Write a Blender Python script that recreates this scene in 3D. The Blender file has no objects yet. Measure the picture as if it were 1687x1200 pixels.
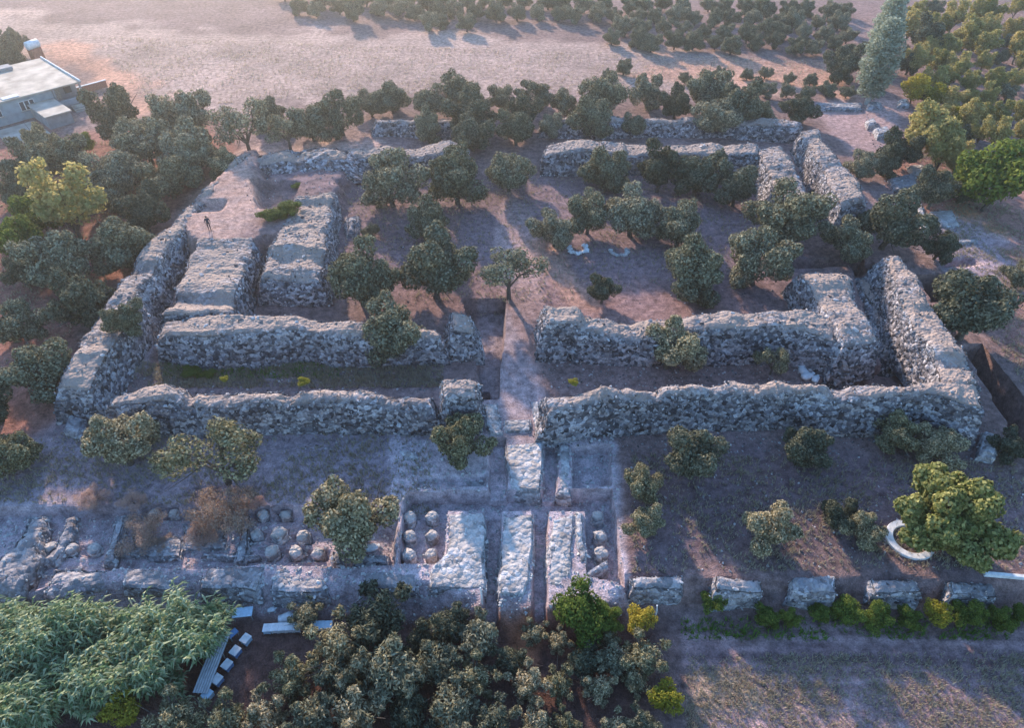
import bpy, bmesh, math, random
import numpy as np
from mathutils import Vector, Matrix, Quaternion

# ------------------------------------------------------------------ camera, sky, sun, exposure
SC = bpy.context.scene
COL = SC.collection
CAM_H, FPX, PITCH = 45.0, 1150.0, math.radians(41.85)
SUN_EL, SUN_AZ = math.radians(20.0), math.radians(-22.0)      # low sun behind the site, a little to the left
EXPOSURE = 1.66

cam_d = bpy.data.cameras.new('camera')
cam = bpy.data.objects.new('camera', cam_d); COL.objects.link(cam)
cam.location = (0, 0, CAM_H); cam.rotation_euler = (math.pi/2 - PITCH, 0, 0)
cam_d.sensor_fit = 'HORIZONTAL'; cam_d.sensor_width = 36; cam_d.lens = 36*FPX/1687
cam_d.clip_start = 0.5; cam_d.clip_end = 3000
SC.camera = cam

world = bpy.data.worlds.new('World'); SC.world = world; world.use_nodes = True
wn = world.node_tree.nodes; wl = world.node_tree.links
bg = wn['Background']
sky = wn.new('ShaderNodeTexSky'); sky.sky_type = 'NISHITA'; sky.sun_disc = False
sky.sun_elevation = SUN_EL; sky.sun_rotation = SUN_AZ
sky.altitude = 100; sky.air_density = 1.4; sky.dust_density = 0.6; sky.ozone_density = 6.5
wl.new(sky.outputs[0], bg.inputs[0]); bg.inputs[1].default_value = 0.15

sun_d = bpy.data.lights.new('sun', 'SUN'); sun_d.energy = 2.9; sun_d.angle = math.radians(2.0)
sun_d.color = (1.0, 0.80, 0.63)
sun = bpy.data.objects.new('sun', sun_d); COL.objects.link(sun)
sdir = Vector((math.sin(SUN_AZ)*math.cos(SUN_EL), math.cos(SUN_AZ)*math.cos(SUN_EL), math.sin(SUN_EL)))
sun.rotation_euler = (-sdir).to_track_quat('-Z', 'Y').to_euler()
sun.location = sdir*120

SC.view_settings.view_transform = 'Standard'; SC.view_settings.look = 'None'
SC.view_settings.exposure = EXPOSURE; SC.view_settings.gamma = 1.0
SC.cycles.max_bounces = 5; SC.cycles.transparent_max_bounces = 4

# ------------------------------------------------------------------ helpers
rng = np.random.default_rng(11)
random.seed(11)
sp_, cp_ = math.sin(PITCH), math.cos(PITCH)

def at(px, py, z=0.0):
    """survey: where the sight line through a photo pixel meets the level z"""
    u = (px-843.5)/FPX; v = -(py-600.0)/FPX
    d = (u, cp_+v*sp_, -sp_+v*cp_)
    t = (z-CAM_H)/d[2]
    return np.array((d[0]*t, d[1]*t))

def depth_at(px, py, z=0.0):
    v = -(py-600.0)/FPX
    return (z-CAM_H)/(-sp_+v*cp_)

def hash_(ix, iy, iz, seed):
    h = (ix*374761393 + iy*668265263 + iz*2147483647 + seed*974711) & 0xFFFFFFFF
    h = ((h ^ (h >> 13))*1274126177) & 0xFFFFFFFF
    h = ((h ^ (h >> 16))*2246822519) & 0xFFFFFFFF
    return ((h ^ (h >> 15)) & 0xFFFFFF)/float(0xFFFFFF)

def noise3(x, y, z, seed=0):
    x = np.asarray(x, float); y = np.asarray(y, float); z = np.asarray(z, float)+np.zeros_like(x)
    ix = np.floor(x).astype(np.int64); iy = np.floor(y).astype(np.int64); iz = np.floor(z).astype(np.int64)
    fx = x-ix; fy = y-iy; fz = z-iz
    fx = fx*fx*(3-2*fx); fy = fy*fy*(3-2*fy); fz = fz*fz*(3-2*fz)
    def L(a, b, t): return a+(b-a)*t
    H = lambda a, b, c: hash_(ix+a, iy+b, iz+c, seed)
    return L(L(L(H(0,0,0),H(1,0,0),fx), L(H(0,1,0),H(1,1,0),fx), fy),
             L(L(H(0,0,1),H(1,0,1),fx), L(H(0,1,1),H(1,1,1),fx), fy), fz)*2-1

def fbm2(x, y, seed=0, oct=4):
    s = 0; a = 1; t = 0
    for o in range(oct):
        s = s+a*noise3(x*2**o, y*2**o, 0.37*o, seed+o); t += a; a *= .5
    return s/t

def tag(o, label=None, cat=None, group=None, kind=None):
    if label: o['label'] = label
    if cat: o['category'] = cat
    if group: o['group'] = group
    if kind: o['kind'] = kind
    return o

def link(name, data, mat=None, parent=None, loc=None):
    o = bpy.data.objects.new(name, data); COL.objects.link(o)
    if mat is not None and data is not None and not data.materials: data.materials.append(mat)
    if parent is not None: o.parent = parent
    if loc is not None: o.location = loc
    return o

def empty(name, loc=(0,0,0), rz=0.0):
    o = bpy.data.objects.new(name, None); COL.objects.link(o)
    o.location = loc; o.rotation_euler = (0, 0, rz); o.empty_display_size = 0.3
    return o

def mesh_np(name, V, F, smooth=False):
    """V (n,3) array, F (m,k) int array"""
    V = np.asarray(V, np.float32); F = np.asarray(F, np.int32)
    me = bpy.data.meshes.new(name)
    n, k = F.shape
    me.vertices.add(len(V)); me.vertices.foreach_set('co', V.ravel())
    me.loops.add(n*k); me.loops.foreach_set('vertex_index', F.ravel())
    me.polygons.add(n); me.polygons.foreach_set('loop_start', np.arange(0, n*k, k, dtype=np.int32))
    me.update(calc_edges=True)
    me.polygons.foreach_set('use_smooth', np.full(n, smooth, bool))
    me.validate()
    return me

class MB:
    """collects simple solids and builds ONE mesh"""
    def __init__(s): s.v = []; s.f = []
    def add(s, V, F):
        o = len(s.v); s.v += [tuple(p) for p in V]; s.f += [tuple(i+o for i in f) for f in F]
    def box(s, c, d, rz=0, bev=0.0, rx=0, ry=0):
        b = bmesh.new(); bmesh.ops.create_cube(b, size=1)
        bmesh.ops.scale(b, vec=d, verts=b.verts)
        if bev: bmesh.ops.bevel(b, geom=b.edges[:], offset=bev, segments=1, affect='EDGES')
        M = Matrix.Translation(c) @ Matrix.Rotation(rz,4,'Z') @ Matrix.Rotation(ry,4,'Y') @ Matrix.Rotation(rx,4,'X')
        b.transform(M); b.verts.index_update()
        s.add([v.co for v in b.verts], [[v.index for v in f.verts] for f in b.faces]); b.free(); return s
    def tube(s, pts, rad, n=7, cap=True):
        pts = [Vector(p) for p in pts]; V = []; F = []
        for i, p in enumerate(pts):
            t = (pts[min(i+1, len(pts)-1)]-pts[max(i-1, 0)]).normalized()
            a = t.orthogonal().normalized(); b = t.cross(a)
            if i == 0: ref = a
            else:
                a = (ref-t*ref.dot(t)).normalized(); b = t.cross(a); ref = a
            for k in range(n):
                q = 2*math.pi*k/n
                V.append(p+(a*math.cos(q)+b*math.sin(q))*rad[i])
        for i in range(len(pts)-1):
            for k in range(n):
                F.append((i*n+k, i*n+(k+1)%n, (i+1)*n+(k+1)%n, (i+1)*n+k))
        if cap: F.append(tuple(range(n))[::-1]); F.append(tuple((len(pts)-1)*n+k for k in range(n)))
        s.add(V, F); return s
    def lathe(s, prof, n=16, c=(0,0,0)):
        V = []; F = []
        for r, z in prof:
            for k in range(n):
                q = 2*math.pi*k/n; V.append((c[0]+r*math.cos(q), c[1]+r*math.sin(q), c[2]+z))
        m = len(prof)
        for i in range(m-1):
            for k in range(n): F.append((i*n+k, i*n+(k+1)%n, (i+1)*n+(k+1)%n, (i+1)*n+k))
        F.append(tuple(range(n))[::-1]); F.append(tuple((m-1)*n+k for k in range(n)))
        s.add(V, F); return s
    def build(s, name, mat, parent=None, smooth=False, loc=None):
        me = bpy.data.meshes.new(name); me.from_pydata(s.v, [], s.f); me.update()
        if smooth: me.polygons.foreach_set('use_smooth', [True]*len(me.polygons))
        return link(name, me, mat, parent, loc)

# ------------------------------------------------------------------ materials
def nt(name):
    m = bpy.data.materials.new(name); m.use_nodes = True
    t = m.node_tree; return m, t.nodes, t.links, t.nodes['Principled BSDF']

def N(nodes, typ, **kw):
    n = nodes.new(typ)
    for k, v in kw.items():
        if k.startswith('i_'):
            n.inputs[int(k[2:]) if k[2:].isdigit() else k[2:].replace('_', ' ')].default_value = v
        else: setattr(n, k, v)
    return n

def ramp(nodes, stops):
    r = nodes.new('ShaderNodeValToRGB'); e = r.color_ramp.elements
    while len(e) < len(stops): e.new(0.5)
    for i, (p, c) in enumerate(stops):
        e[i].position = p; e[i].color = (*c, 1) if len(c) == 3 else c
    return r

def mixc(nodes, links, fac, a, b, typ='MIX'):
    m = nodes.new('ShaderNodeMix'); m.data_type = 'RGBA'; m.blend_type = typ
    for s, v in ((m.inputs[0], fac), (m.inputs[6], a), (m.inputs[7], b)):
        if hasattr(v, 'is_output'): links.new(v, s)
        elif isinstance(v, (int, float)): s.default_value = v
        else: s.default_value = (*v, 1)
    return m.outputs[2]

def bump(nodes, links, height, bsdf, strength, dist):
    b = nodes.new('ShaderNodeBump'); b.inputs['Strength'].default_value = strength; b.inputs['Distance'].default_value = dist
    links.new(height, b.inputs['Height']); links.new(b.outputs[0], bsdf.inputs['Normal']); return b

def mat_plain(name, col, rough=0.8, var=0.25, scale=3.0, metallic=0.0, bs=0.3):
    m, n, l, b = nt(name)
    tc = n.new('ShaderNodeTexCoord')
    t = N(n, 'ShaderNodeTexNoise'); t.inputs['Scale'].default_value = scale; t.inputs['Detail'].default_value = 6
    l.new(tc.outputs['Object'], t.inputs[0])
    lo = tuple(c*(1-var) for c in col); hi = tuple(min(1, c*(1+var)) for c in col)
    r = ramp(n, [(0.3, lo), (0.7, hi)]); l.new(t.outputs[0], r.inputs[0]); l.new(r.outputs[0], b.inputs['Base Color'])
    b.inputs['Roughness'].default_value = rough; b.inputs['Metallic'].default_value = metallic
    b.inputs['Specular IOR Level'].default_value = 0.25
    if bs: bump(n, l, t.outputs[0], b, bs, 0.05)
    return m

def mat_leaf(name, c1, c2, c3, rough=0.8, trans=0.35, spec=0.1):
    """foliage: three hues mixed clump by clump and tree by tree"""
    m, n, l, b = nt(name)
    tc = n.new('ShaderNodeTexCoord'); oi = n.new('ShaderNodeObjectInfo')
    t = N(n, 'ShaderNodeTexNoise'); t.inputs['Scale'].default_value = 0.9; t.inputs['Detail'].default_value = 3
    l.new(tc.outputs['Object'], t.inputs[0])
    t2 = N(n, 'ShaderNodeTexWhiteNoise', noise_dimensions='3D'); 
    geo = n.new('ShaderNodeNewGeometry')
    r1 = ramp(n, [(0.35, c1), (0.65, c2)]); l.new(t.outputs[0], r1.inputs[0])
    rnd = geo.outputs['Random Per Island']
    rr = ramp(n, [(0.0, (0,0,0)), (0.4, (0.22,)*3), (1.0, (1,1,1))]); l.new(rnd, rr.inputs[0])
    c = mixc(n, l, rr.outputs[0], r1.outputs[0], c3)
    hs = n.new('ShaderNodeHueSaturation')
    mr = N(n, 'ShaderNodeMapRange'); l.new(oi.outputs['Random'], mr.inputs[0]); mr.inputs[3].default_value = 0.72; mr.inputs[4].default_value = 1.3
    mh = N(n, 'ShaderNodeMapRange'); l.new(oi.outputs['Random'], mh.inputs[0]); mh.inputs[3].default_value = 0.515; mh.inputs[4].default_value = 0.485
    l.new(mr.outputs[0], hs.inputs['Value']); l.new(mh.outputs[0], hs.inputs['Hue']); l.new(c, hs.inputs['Color'])
    l.new(hs.outputs[0], b.inputs['Base Color'])
    b.inputs['Roughness'].default_value = rough; b.inputs['Specular IOR Level'].default_value = spec
    tr = n.new('ShaderNodeBsdfTranslucent'); l.new(hs.outputs[0], tr.inputs[0])
    mx = n.new('ShaderNodeMixShader'); mx.inputs[0].default_value = trans
    l.new(b.outputs[0], mx.inputs[1]); l.new(tr.outputs[0], mx.inputs[2])
    l.new(mx.outputs[0], n['Material Output'].inputs[0])
    return m

def mat_masonry(name, dark, mid, pale, dirt, cell=2.2, bstr=0.9):
    m, n, l, b = nt(name)
    tc = n.new('ShaderNodeTexCoord')
    v = N(n, 'ShaderNodeTexVoronoi', feature='F1'); v.inputs['Scale'].default_value = cell
    ns = N(n, 'ShaderNodeTexNoise'); ns.inputs['Scale'].default_value = 5; ns.inputs['Detail'].default_value = 5
    nl = N(n, 'ShaderNodeTexNoise'); nl.inputs['Scale'].default_value = 0.35; nl.inputs['Detail'].default_value = 4
    geo = n.new('ShaderNodeNewGeometry')
    mp = n.new('ShaderNodeMapping'); l.new(geo.outputs['Position'], mp.inputs[0]); mp.inputs['Scale'].default_value = (1, 1, 1.15)
    wa = mixc(n, l, 0.12, mp.outputs[0], ns.outputs['Color'], 'ADD')
    l.new(geo.outputs['Position'], ns.inputs[0]); l.new(geo.outputs['Position'], nl.inputs[0]); l.new(wa, v.inputs[0])
    sep = n.new('ShaderNodeSeparateColor'); l.new(v.outputs['Color'], sep.inputs[0])
    r = ramp(n, [(0.0, dark), (0.5, mid), (1.0, pale)]); l.new(sep.outputs[0], r.inputs[0])
    rn = ramp(n, [(0.3, (0.55,)*3), (0.7, (1.35,)*3)]); l.new(ns.outputs[0], rn.inputs[0])
    c = mixc(n, l, 0.75, r.outputs[0], rn.outputs[0], 'MULTIPLY')
    rl = ramp(n, [(0.35, (0.75,0.72,0.72)), (0.65, (1.2,1.2,1.22))]); l.new(nl.outputs[0], rl.inputs[0])
    c = mixc(n, l, 1.0, c, rl.outputs[0], 'MULTIPLY')
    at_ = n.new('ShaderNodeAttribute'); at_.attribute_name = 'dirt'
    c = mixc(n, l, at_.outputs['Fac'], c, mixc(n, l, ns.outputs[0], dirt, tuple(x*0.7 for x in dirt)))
    l.new(c, b.inputs['Base Color']); b.inputs['Roughness'].default_value = 0.95; b.inputs['Specular IOR Level'].default_value = 0.1
    mt = N(n, 'ShaderNodeMath', operation='MULTIPLY_ADD'); l.new(v.outputs['Distance'], mt.inputs[0]); mt.inputs[1].default_value = -1.2; l.new(ns.outputs[0], mt.inputs[2])
    bump(n, l, mt.outputs[0], b, bstr, 0.14)
    return m

M = {}
M['masonry'] = mat_masonry('rubble_masonry', (0.05,0.046,0.05), (0.19,0.177,0.186), (0.50,0.46,0.45), (0.40,0.305,0.255), cell=2.8, bstr=1.0)  # last colour: top dirt, warmed and paled to look sunlit
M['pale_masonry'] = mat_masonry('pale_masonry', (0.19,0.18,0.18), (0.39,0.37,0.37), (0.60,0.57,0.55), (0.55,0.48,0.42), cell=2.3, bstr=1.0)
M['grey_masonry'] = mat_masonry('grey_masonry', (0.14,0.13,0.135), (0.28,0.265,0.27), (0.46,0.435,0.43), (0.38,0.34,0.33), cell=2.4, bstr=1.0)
def mat_stone(name, dark, pale):
    m, n, l, b = nt(name)
    oi = n.new('ShaderNodeObjectInfo'); geo = n.new('ShaderNodeNewGeometry')
    ns = N(n, 'ShaderNodeTexNoise'); ns.inputs['Scale'].default_value = 6; ns.inputs['Detail'].default_value = 5
    l.new(geo.outputs['Position'], ns.inputs[0])
    ad = N(n, 'ShaderNodeMath', operation='ADD'); l.new(oi.outputs['Random'], ad.inputs[0]); l.new(geo.outputs['Random Per Island'], ad.inputs[1])
    fr = N(n, 'ShaderNodeMath', operation='FRACT'); l.new(ad.outputs[0], fr.inputs[0])
    r = ramp(n, [(0.0, dark), (0.6, tuple((a+c)/2 for a, c in zip(dark, pale))), (1.0, pale)]); l.new(fr.outputs[0], r.inputs[0])
    rn = ramp(n, [(0.3, (0.65,)*3), (0.7, (1.25,)*3)]); l.new(ns.outputs[0], rn.inputs[0])
    l.new(mixc(n, l, 0.8, r.outputs[0], rn.outputs[0], 'MULTIPLY'), b.inputs['Base Color'])
    b.inputs['Roughness'].default_value = 0.92; b.inputs['Specular IOR Level'].default_value = 0.12
    bump(n, l, ns.outputs[0], b, 0.5, 0.05)
    return m
M['stone'] = mat_stone('field_stone', (0.06,0.055,0.058), (0.52,0.48,0.465))
M['tan_stone'] = mat_stone('tan_stone', (0.14,0.11,0.10), (0.54,0.43,0.37))
M['pale_stone'] = mat_stone('pale_stone', (0.33,0.31,0.30), (0.58,0.55,0.52))
M['white_stone'] = mat_stone('whitewashed_stone', (0.62,0.62,0.62), (0.82,0.81,0.79))
M['bark'] = mat_plain('bark', (0.10,0.08,0.065), 0.95, 0.4, 8, bs=0.6)
M['pale_bark'] = mat_plain('pale_bark', (0.42,0.39,0.36), 0.9, 0.3, 8)
M['white'] = mat_plain('white_paint', (0.62,0.62,0.62), 0.7, 0.22, 3, bs=0.1)
M['white_lime'] = mat_plain('limewash', (0.64,0.63,0.62), 0.85, 0.2, 3, bs=0.3)
M['concrete'] = mat_plain('concrete', (0.38,0.33,0.275), 0.85, 0.4, 0.5, bs=0.15)
M['blue_wash'] = mat_plain('pale_blue_render', (0.26,0.30,0.325), 0.85, 0.2, 1.2, bs=0.15)
M['grey_wash'] = mat_plain('grey_render', (0.24,0.24,0.25), 0.85, 0.2, 1.2, bs=0.15)
M['dark'] = mat_plain('dark_opening', (0.03,0.03,0.035), 0.5, 0.2, 3, bs=0)
M['glass'] = mat_plain('window_glass', (0.05,0.06,0.07), 0.12, 0.2, 1, bs=0)
M['brick'] = mat_plain('brick_clay', (0.34,0.15,0.10), 0.9, 0.3, 5)
M['wood'] = mat_plain('grey_timber', (0.30,0.27,0.24), 0.85, 0.35, 6)
M['tin'] = mat_plain('zinc_sheet', (0.46,0.47,0.48), 0.5, 0.18, 2.5, metallic=0.3, bs=0.1)
M['pale_blue'] = mat_plain('pale_blue_paint', (0.42,0.56,0.66), 0.6, 0.15, 4, bs=0.1)
M['blue'] = mat_plain('blue_paint', (0.14,0.27,0.48), 0.6, 0.2, 4, bs=0.1)
M['skin'] = mat_plain('skin', (0.42,0.27,0.2), 0.6, 0.1, 6, bs=0)
M['jacket'] = mat_plain('dark_jacket', (0.025,0.035,0.055), 0.9, 0.3, 9, bs=0)
M['trousers'] = mat_plain('dark_trousers', (0.02,0.022,0.028), 0.9, 0.3, 9, bs=0)
M['hair'] = mat_plain('dark_hair', (0.02,0.016,0.013), 0.7, 0.3, 20, bs=0)
M['olive'] = mat_leaf('olive_leaf', (0.050,0.051,0.030), (0.112,0.109,0.066), (0.37,0.345,0.225), trans=.22)
M['olive_dark'] = mat_leaf('dark_olive_leaf', (0.030,0.036,0.022), (0.062,0.068,0.042), (0.22,0.215,0.14), trans=.22)
M['olive_tan'] = mat_leaf('tan_olive_leaf', (0.058,0.056,0.028), (0.135,0.125,0.064), (0.48,0.415,0.25), trans=.22)
M['green'] = mat_leaf('green_leaf', (0.045,0.080,0.018), (0.09,0.14,0.028), (0.20,0.24,0.05), trans=0.45)
M['yellow'] = mat_leaf('yellow_leaf', (0.17,0.16,0.028), (0.30,0.27,0.04), (0.48,0.40,0.06), trans=0.45)
M['orchard'] = mat_leaf('autumn_orchard_leaf', (0.20,0.20,0.065), (0.32,0.29,0.095), (0.48,0.39,0.16), trans=0.45)
M['poplar'] = mat_leaf('poplar_leaf', (0.17,0.21,0.15), (0.26,0.30,0.22), (0.40,0.43,0.34), trans=0.4)
M['fig'] = mat_leaf('fig_leaf', (0.09,0.115,0.028), (0.18,0.19,0.05), (0.48,0.43,0.17), trans=0.3)
M['reed'] = mat_leaf('reed_leaf', (0.09,0.15,0.06), (0.20,0.28,0.12), (0.62,0.63,0.38), trans=0.35)
M['dry'] = mat_leaf('dry_leaf', (0.34,0.21,0.17), (0.44,0.29,0.23), (0.55,0.40,0.31), trans=0.35)
M['straw'] = mat_leaf('straw', (0.30,0.24,0.16), (0.40,0.32,0.22), (0.52,0.44,0.33), trans=0.3)
M['weed'] = mat_leaf('weed_leaf', (0.05,0.12,0.02), (0.09,0.18,0.03), (0.18,0.28,0.05), trans=0.4)

# ------------------------------------------------------------------ ground relief
def P(pts, z=0.0): return np.array([at(x, y, z) for x, y in pts])

def sdist(x, y, poly):
    """signed distance to a polygon, positive inside"""
    d = np.full(x.shape, 1e9); ins = np.zeros(x.shape, bool); n = len(poly)
    for i in range(n):
        ax, ay = poly[i]; bx, by = poly[(i+1) % n]
        ex, ey = bx-ax, by-ay
        t = np.clip(((x-ax)*ex+(y-ay)*ey)/(ex*ex+ey*ey+1e-9), 0, 1)
        d = np.minimum(d, (x-ax-ex*t)**2+(y-ay-ey*t)**2)
        c = ((ay > y) != (by > y))
        with np.errstate(divide='ignore', invalid='ignore'):
            ins ^= c & (x < ex*(y-ay)/(ey if ey else 1e-9)+ax)
    d = np.sqrt(d); return np.where(ins, d, -d)

def sst(a, b, x):
    t = np.clip((x-a)/(b-a), 0, 1); return t*t*(3-2*t)

LOW = -1.7
# (outline in survey pixels, level of outline, target height, feather m, edge wobble m)
RELIEF = [
  ([(-900,978),(0,978),(200,970),(430,970),(690,972),(800,1012),(1010,1012),(1035,968),(1300,970),(1520,968),(1687,972),(2700,985),(3600,1700),(-2600,1700)], 0, LOW, 1.8, 0.3),
  # sunken strip of the old excavation, left
  ([(-60,838),(318,834),(330,838),(430,838),(655,838),(648,928),(590,932),(430,930),(190,935),(-60,995)], 0, -1.0, 0.35, 0.12),
  # gateway excavation: cut trenches and sunken rooms
  ([(670,812),(1008,806),(1012,840),(664,840)], 0, -1.6, 0.16, 0.02),
  ([(664,839),(736,839),(730,928),(656,928)], 0, -1.5, 0.16, 0.02),
  ([(799,838),(826,838),(820,1040),(796,1040)], 0, -1.75, 0.14, 0.02),
  ([(879,838),(903,838),(900,1040),(878,1040)], 0, -1.75, 0.14, 0.02),
  ([(965,838),(1011,838),(1028,960),(968,948)], 0, -1.5, 0.16, 0.03),
  ([(806,722),(833,722),(836,814),(806,814)], 0, -1.0, 0.16, 0.02),
  ([(899,726),(922,726),(916,814),(892,814)], 0, -1.2, 0.14, 0.02),
  ([(944,735),(1006,732),(1006,800),(944,802)], 0, -1.1, 0.14, 0.02),
  ([(690,786),(800,782),(800,800),(684,804)], 0, -0.45, 0.14, 0.02),
  ([(430,800),(322,800),(318,834),(432,838)], 0, -0.35, 0.2, 0.05),
  # passage pit beside the central path
  ([(762,496),(832,494),(830,560),(824,600),(822,655),(796,655),(786,600),(786,560)], 0, -1.7, 0.12, 0.03),
  ([(793,625),(806,625),(806,655),(793,655)], 0, -3.0, 0.15, 0.0),
  # trench outside the right-hand wall
  ([(1514,454),(1548,452),(1580,494),(1538,498)], 0, -4.0, 0.2, 0.05),
  ([(1588,572),(1618,570),(1760,760),(1760,810),(1688,742)], 0, -4.0, 0.2, 0.05),
  ([(1558,426),(1606,425),(1606,436),(1558,437)], 0, -2.4, 0.2, 0.05),
  # corridor pits on the right
  ([(1405,438),(1440,432),(1520,640),(1345,640),(1390,600),(1455,600)], 0, -1.3, 0.4, 0.1),
  ([(1298,426),(1420,428),(1425,438),(1298,440)], 0, -2.8, 0.2, 0.05),
  # earth-filled corner inside the left wall
  ([(286,362),(392,250),(424,242),(436,270),(428,310),(436,394),(405,400),(322,406)], 2.8, 2.8, 1.2, 0.35),
  ([(432,262),(600,262),(560,300),(548,345),(534,392),(434,392)], 1.7, 1.7, 1.4, 0.4),
  ([(424,305),(492,300),(486,360),(428,366)], 1.6, 0.8, 1.0, 0.3),
  ([(318,330),(372,328),(364,346),(314,350)], 2.8, 2.0, 0.2, 0.05),
  ([(398,340),(505,338),(482,388),(404,392)], 2.8, 2.8, 0.9, 0.3),
  # paved patch in the left corridor
  ([(205,592),(246,568),(262,575),(235,620),(200,620)], 0, 0.35, 0.3, 0.05),
]
for (x_, y_, w_, d_) in [(458,884,17,9),(498,888,17,9),(421,884,15,8),(447,914,17,9),(486,915,17,9),(523,916,17,9),(252,850,13,7),(285,850,13,7),(318,850,13,7),(82,908,13,8),(116,910,13,8),(152,909,13,8),(470,853,14,7),(432,853,14,7)]:
    RELIEF.append(([(x_-w_,y_+d_),(x_+w_,y_+d_),(x_+w_,y_-d_),(x_-w_,y_-d_)], -1.0, -1.45, 0.2, 0.04))
RELIEF_W = [(P(p, z), t, f, w) for p, z, t, f, w in RELIEF]

def ground_z(x, y):
    x = np.atleast_1d(np.asarray(x, float)); y = np.atleast_1d(np.asarray(y, float))
    z = 0.16*fbm2(x/9, y/9, 3, 3)
    nz = fbm2(x/1.3, y/1.3, 8, 3)
    for poly, t, f, w in RELIEF_W:
        lo = poly.min(0)-4; hi = poly.max(0)+4
        k = (x > lo[0]) & (x < hi[0]) & (y > lo[1]) & (y < hi[1])
        if not k.any(): continue
        s = sdist(x[k], y[k], poly)+w*nz[k]*2
        m = sst(-f/2, f/2, s)
        z[k] = z[k]*(1-m)+(t+0.10*nz[k])*m
    z = z+0.05*nz
    return z

def gz(x, y): return float(ground_z([x], [y])[0])

def axis(lo, a, b, hi, fine, mid, mlo, mhi, va, vb):
    far1 = np.linspace(lo, mlo, 14)[:-1]
    m1 = np.arange(mlo, a, mid); m2 = np.arange(b, mhi, mid)
    f = np.concatenate([np.arange(a, va, fine), np.arange(va, vb, fine*.45), np.arange(vb, b, fine)])
    far2 = np.linspace(mhi, hi, 14)
    return np.concatenate([far1, m1, f, m2, far2])
xs = axis(-640, -50, 52, 640, 0.36, 1.0, -150, 150, -11.0, 9.5)
ys = axis(-300, 14, 104, 800, 0.36, 0.9, 4, 200, 20.0, 41.0)
GX, GY = np.meshgrid(xs, ys); gx, gy = GX.ravel(), GY.ravel()
gzv = ground_z(gx, gy)

# soil colours patch by patch, with one sunbeam and one bush shadow painted in
SOIL = [
  # outline px, colour, feather m, wobble m, strength
  ([(-400,-60),(40,25),(300,50),(800,62),(1100,75),(1380,120),(1400,150),(1000,150),(620,160),(380,190),(230,180),(140,95),(-300,90)], (0.35,0.285,0.225), 5, 5, 1.0),
  ([(60,90),(110,70),(200,110),(260,175),(230,190),(150,130)], (0.42,0.26,0.17), 5, 4, 0.9),
  ([(1080,95),(1400,105),(1410,150),(1200,140),(1060,130)], (0.46,0.29,0.19), 4, 4, 0.8),
  ([(-400,200),(150,225),(320,190),(390,250),(300,340),(180,500),(80,650),(40,760),(-500,800)], (0.27,0.145,0.105), 3, 3, 0.9),
  ([(1330,170),(1470,170),(1480,240),(1440,290),(1390,250)], (0.37,0.29,0.25), 2, 2, 0.9),
  ([(1500,200),(1700,300),(1900,700),(1687,640),(1600,500),(1480,300)], (0.29,0.18,0.14), 3, 3, 0.9),
  ([(1585,330),(1640,380),(1580,390)], (0.42,0.24,0.11), 2, 2, 0.9),
  ([(1500,400),(1610,360),(1687,480),(1580,480)], (0.33,0.30,0.30), 2, 2, 0.8),
  ([(400,300),(1250,290),(1330,440),(1280,500),(900,500),(560,500),(540,340)], (0.20,0.16,0.152), 3, 2, 1.0),
  ([(1230,500),(1260,520),(640,520),(660,330),(700,300),(560,420)], (0.25,0.17,0.14), 3, 3, 0.5),
  ([(818,300),(850,300),(890,420),(890,660),(825,660),(832,500)], (0.34,0.265,0.225), 1.5, 1.0, 0.85),
  ([(880,400),(920,400),(975,505),(940,505)], (0.38,0.25,0.17), 1.5, 1.0, 0.7),  # slanting sunbeam on the courtyard floor, painted into the soil
  ([(200,590),(330,600),(730,600),(730,640),(180,640)], (0.20,0.165,0.15), 2, 1, 0.9),
  ([(-60,760),(150,700),(700,705),(720,830),(430,840),(-60,835)], (0.245,0.225,0.225), 2.5, 2, 0.95),
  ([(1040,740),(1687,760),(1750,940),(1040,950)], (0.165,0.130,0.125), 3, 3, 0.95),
  ([(-60,838),(650,836),(655,925),(640,990),(-60,1005)], (0.37,0.345,0.335), 1.5, 1, 0.9),
  ([(650,730),(1015,720),(1040,1015),(640,1015)], (0.42,0.395,0.38), 0.8, 0.5, 0.95),
  ([(790,495),(832,494),(905,660),(905,725),(790,725)], (0.37,0.34,0.32), 1.0, 0.5, 0.7),
  ([(208,590),(246,568),(262,575),(235,622),(200,622)], (0.38,0.36,0.35), 0.4, 0.2, 0.9),
  ([(300,345),(400,245),(620,236),(600,262),(420,270),(430,385),(280,520),(300,430)], (0.40,0.305,0.235), 2, 1.5, 0.9),
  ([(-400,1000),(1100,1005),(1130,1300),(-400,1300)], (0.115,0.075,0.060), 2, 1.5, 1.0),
  ([(835,1012),(890,1012),(885,1075),(840,1075)], (0.40,0.19,0.095), 1.2, 0.8, 0.9),
  ([(900,1015),(1010,1015),(1000,1060),(910,1060)], (0.25,0.12,0.08), 1.2, 0.8, 0.7),
  ([(1115,1010),(2600,1000),(2600,1400),(1125,1400)], (0.31,0.24,0.22), 1.5, 1.5, 1.0),
  ([(1160,1040),(2600,1040),(2600,1085),(1500,1092),(1240,1082),(1150,1070)], (0.155,0.120,0.115), 1.2, 1.5, 0.85),  # shadow of the bush row, painted as a darker soil band
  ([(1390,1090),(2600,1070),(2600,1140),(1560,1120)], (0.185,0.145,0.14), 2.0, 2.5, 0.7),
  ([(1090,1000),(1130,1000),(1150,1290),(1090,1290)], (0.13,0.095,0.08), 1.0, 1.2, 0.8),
  ([(1150,1090),(1240,1085),(1260,1140),(1160,1150)], (0.25,0.23,0.12), 1.5, 2.0, 0.5),
]
soil = np.tile(np.array((0.225,0.175,0.15)), (len(gx), 1))
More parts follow.
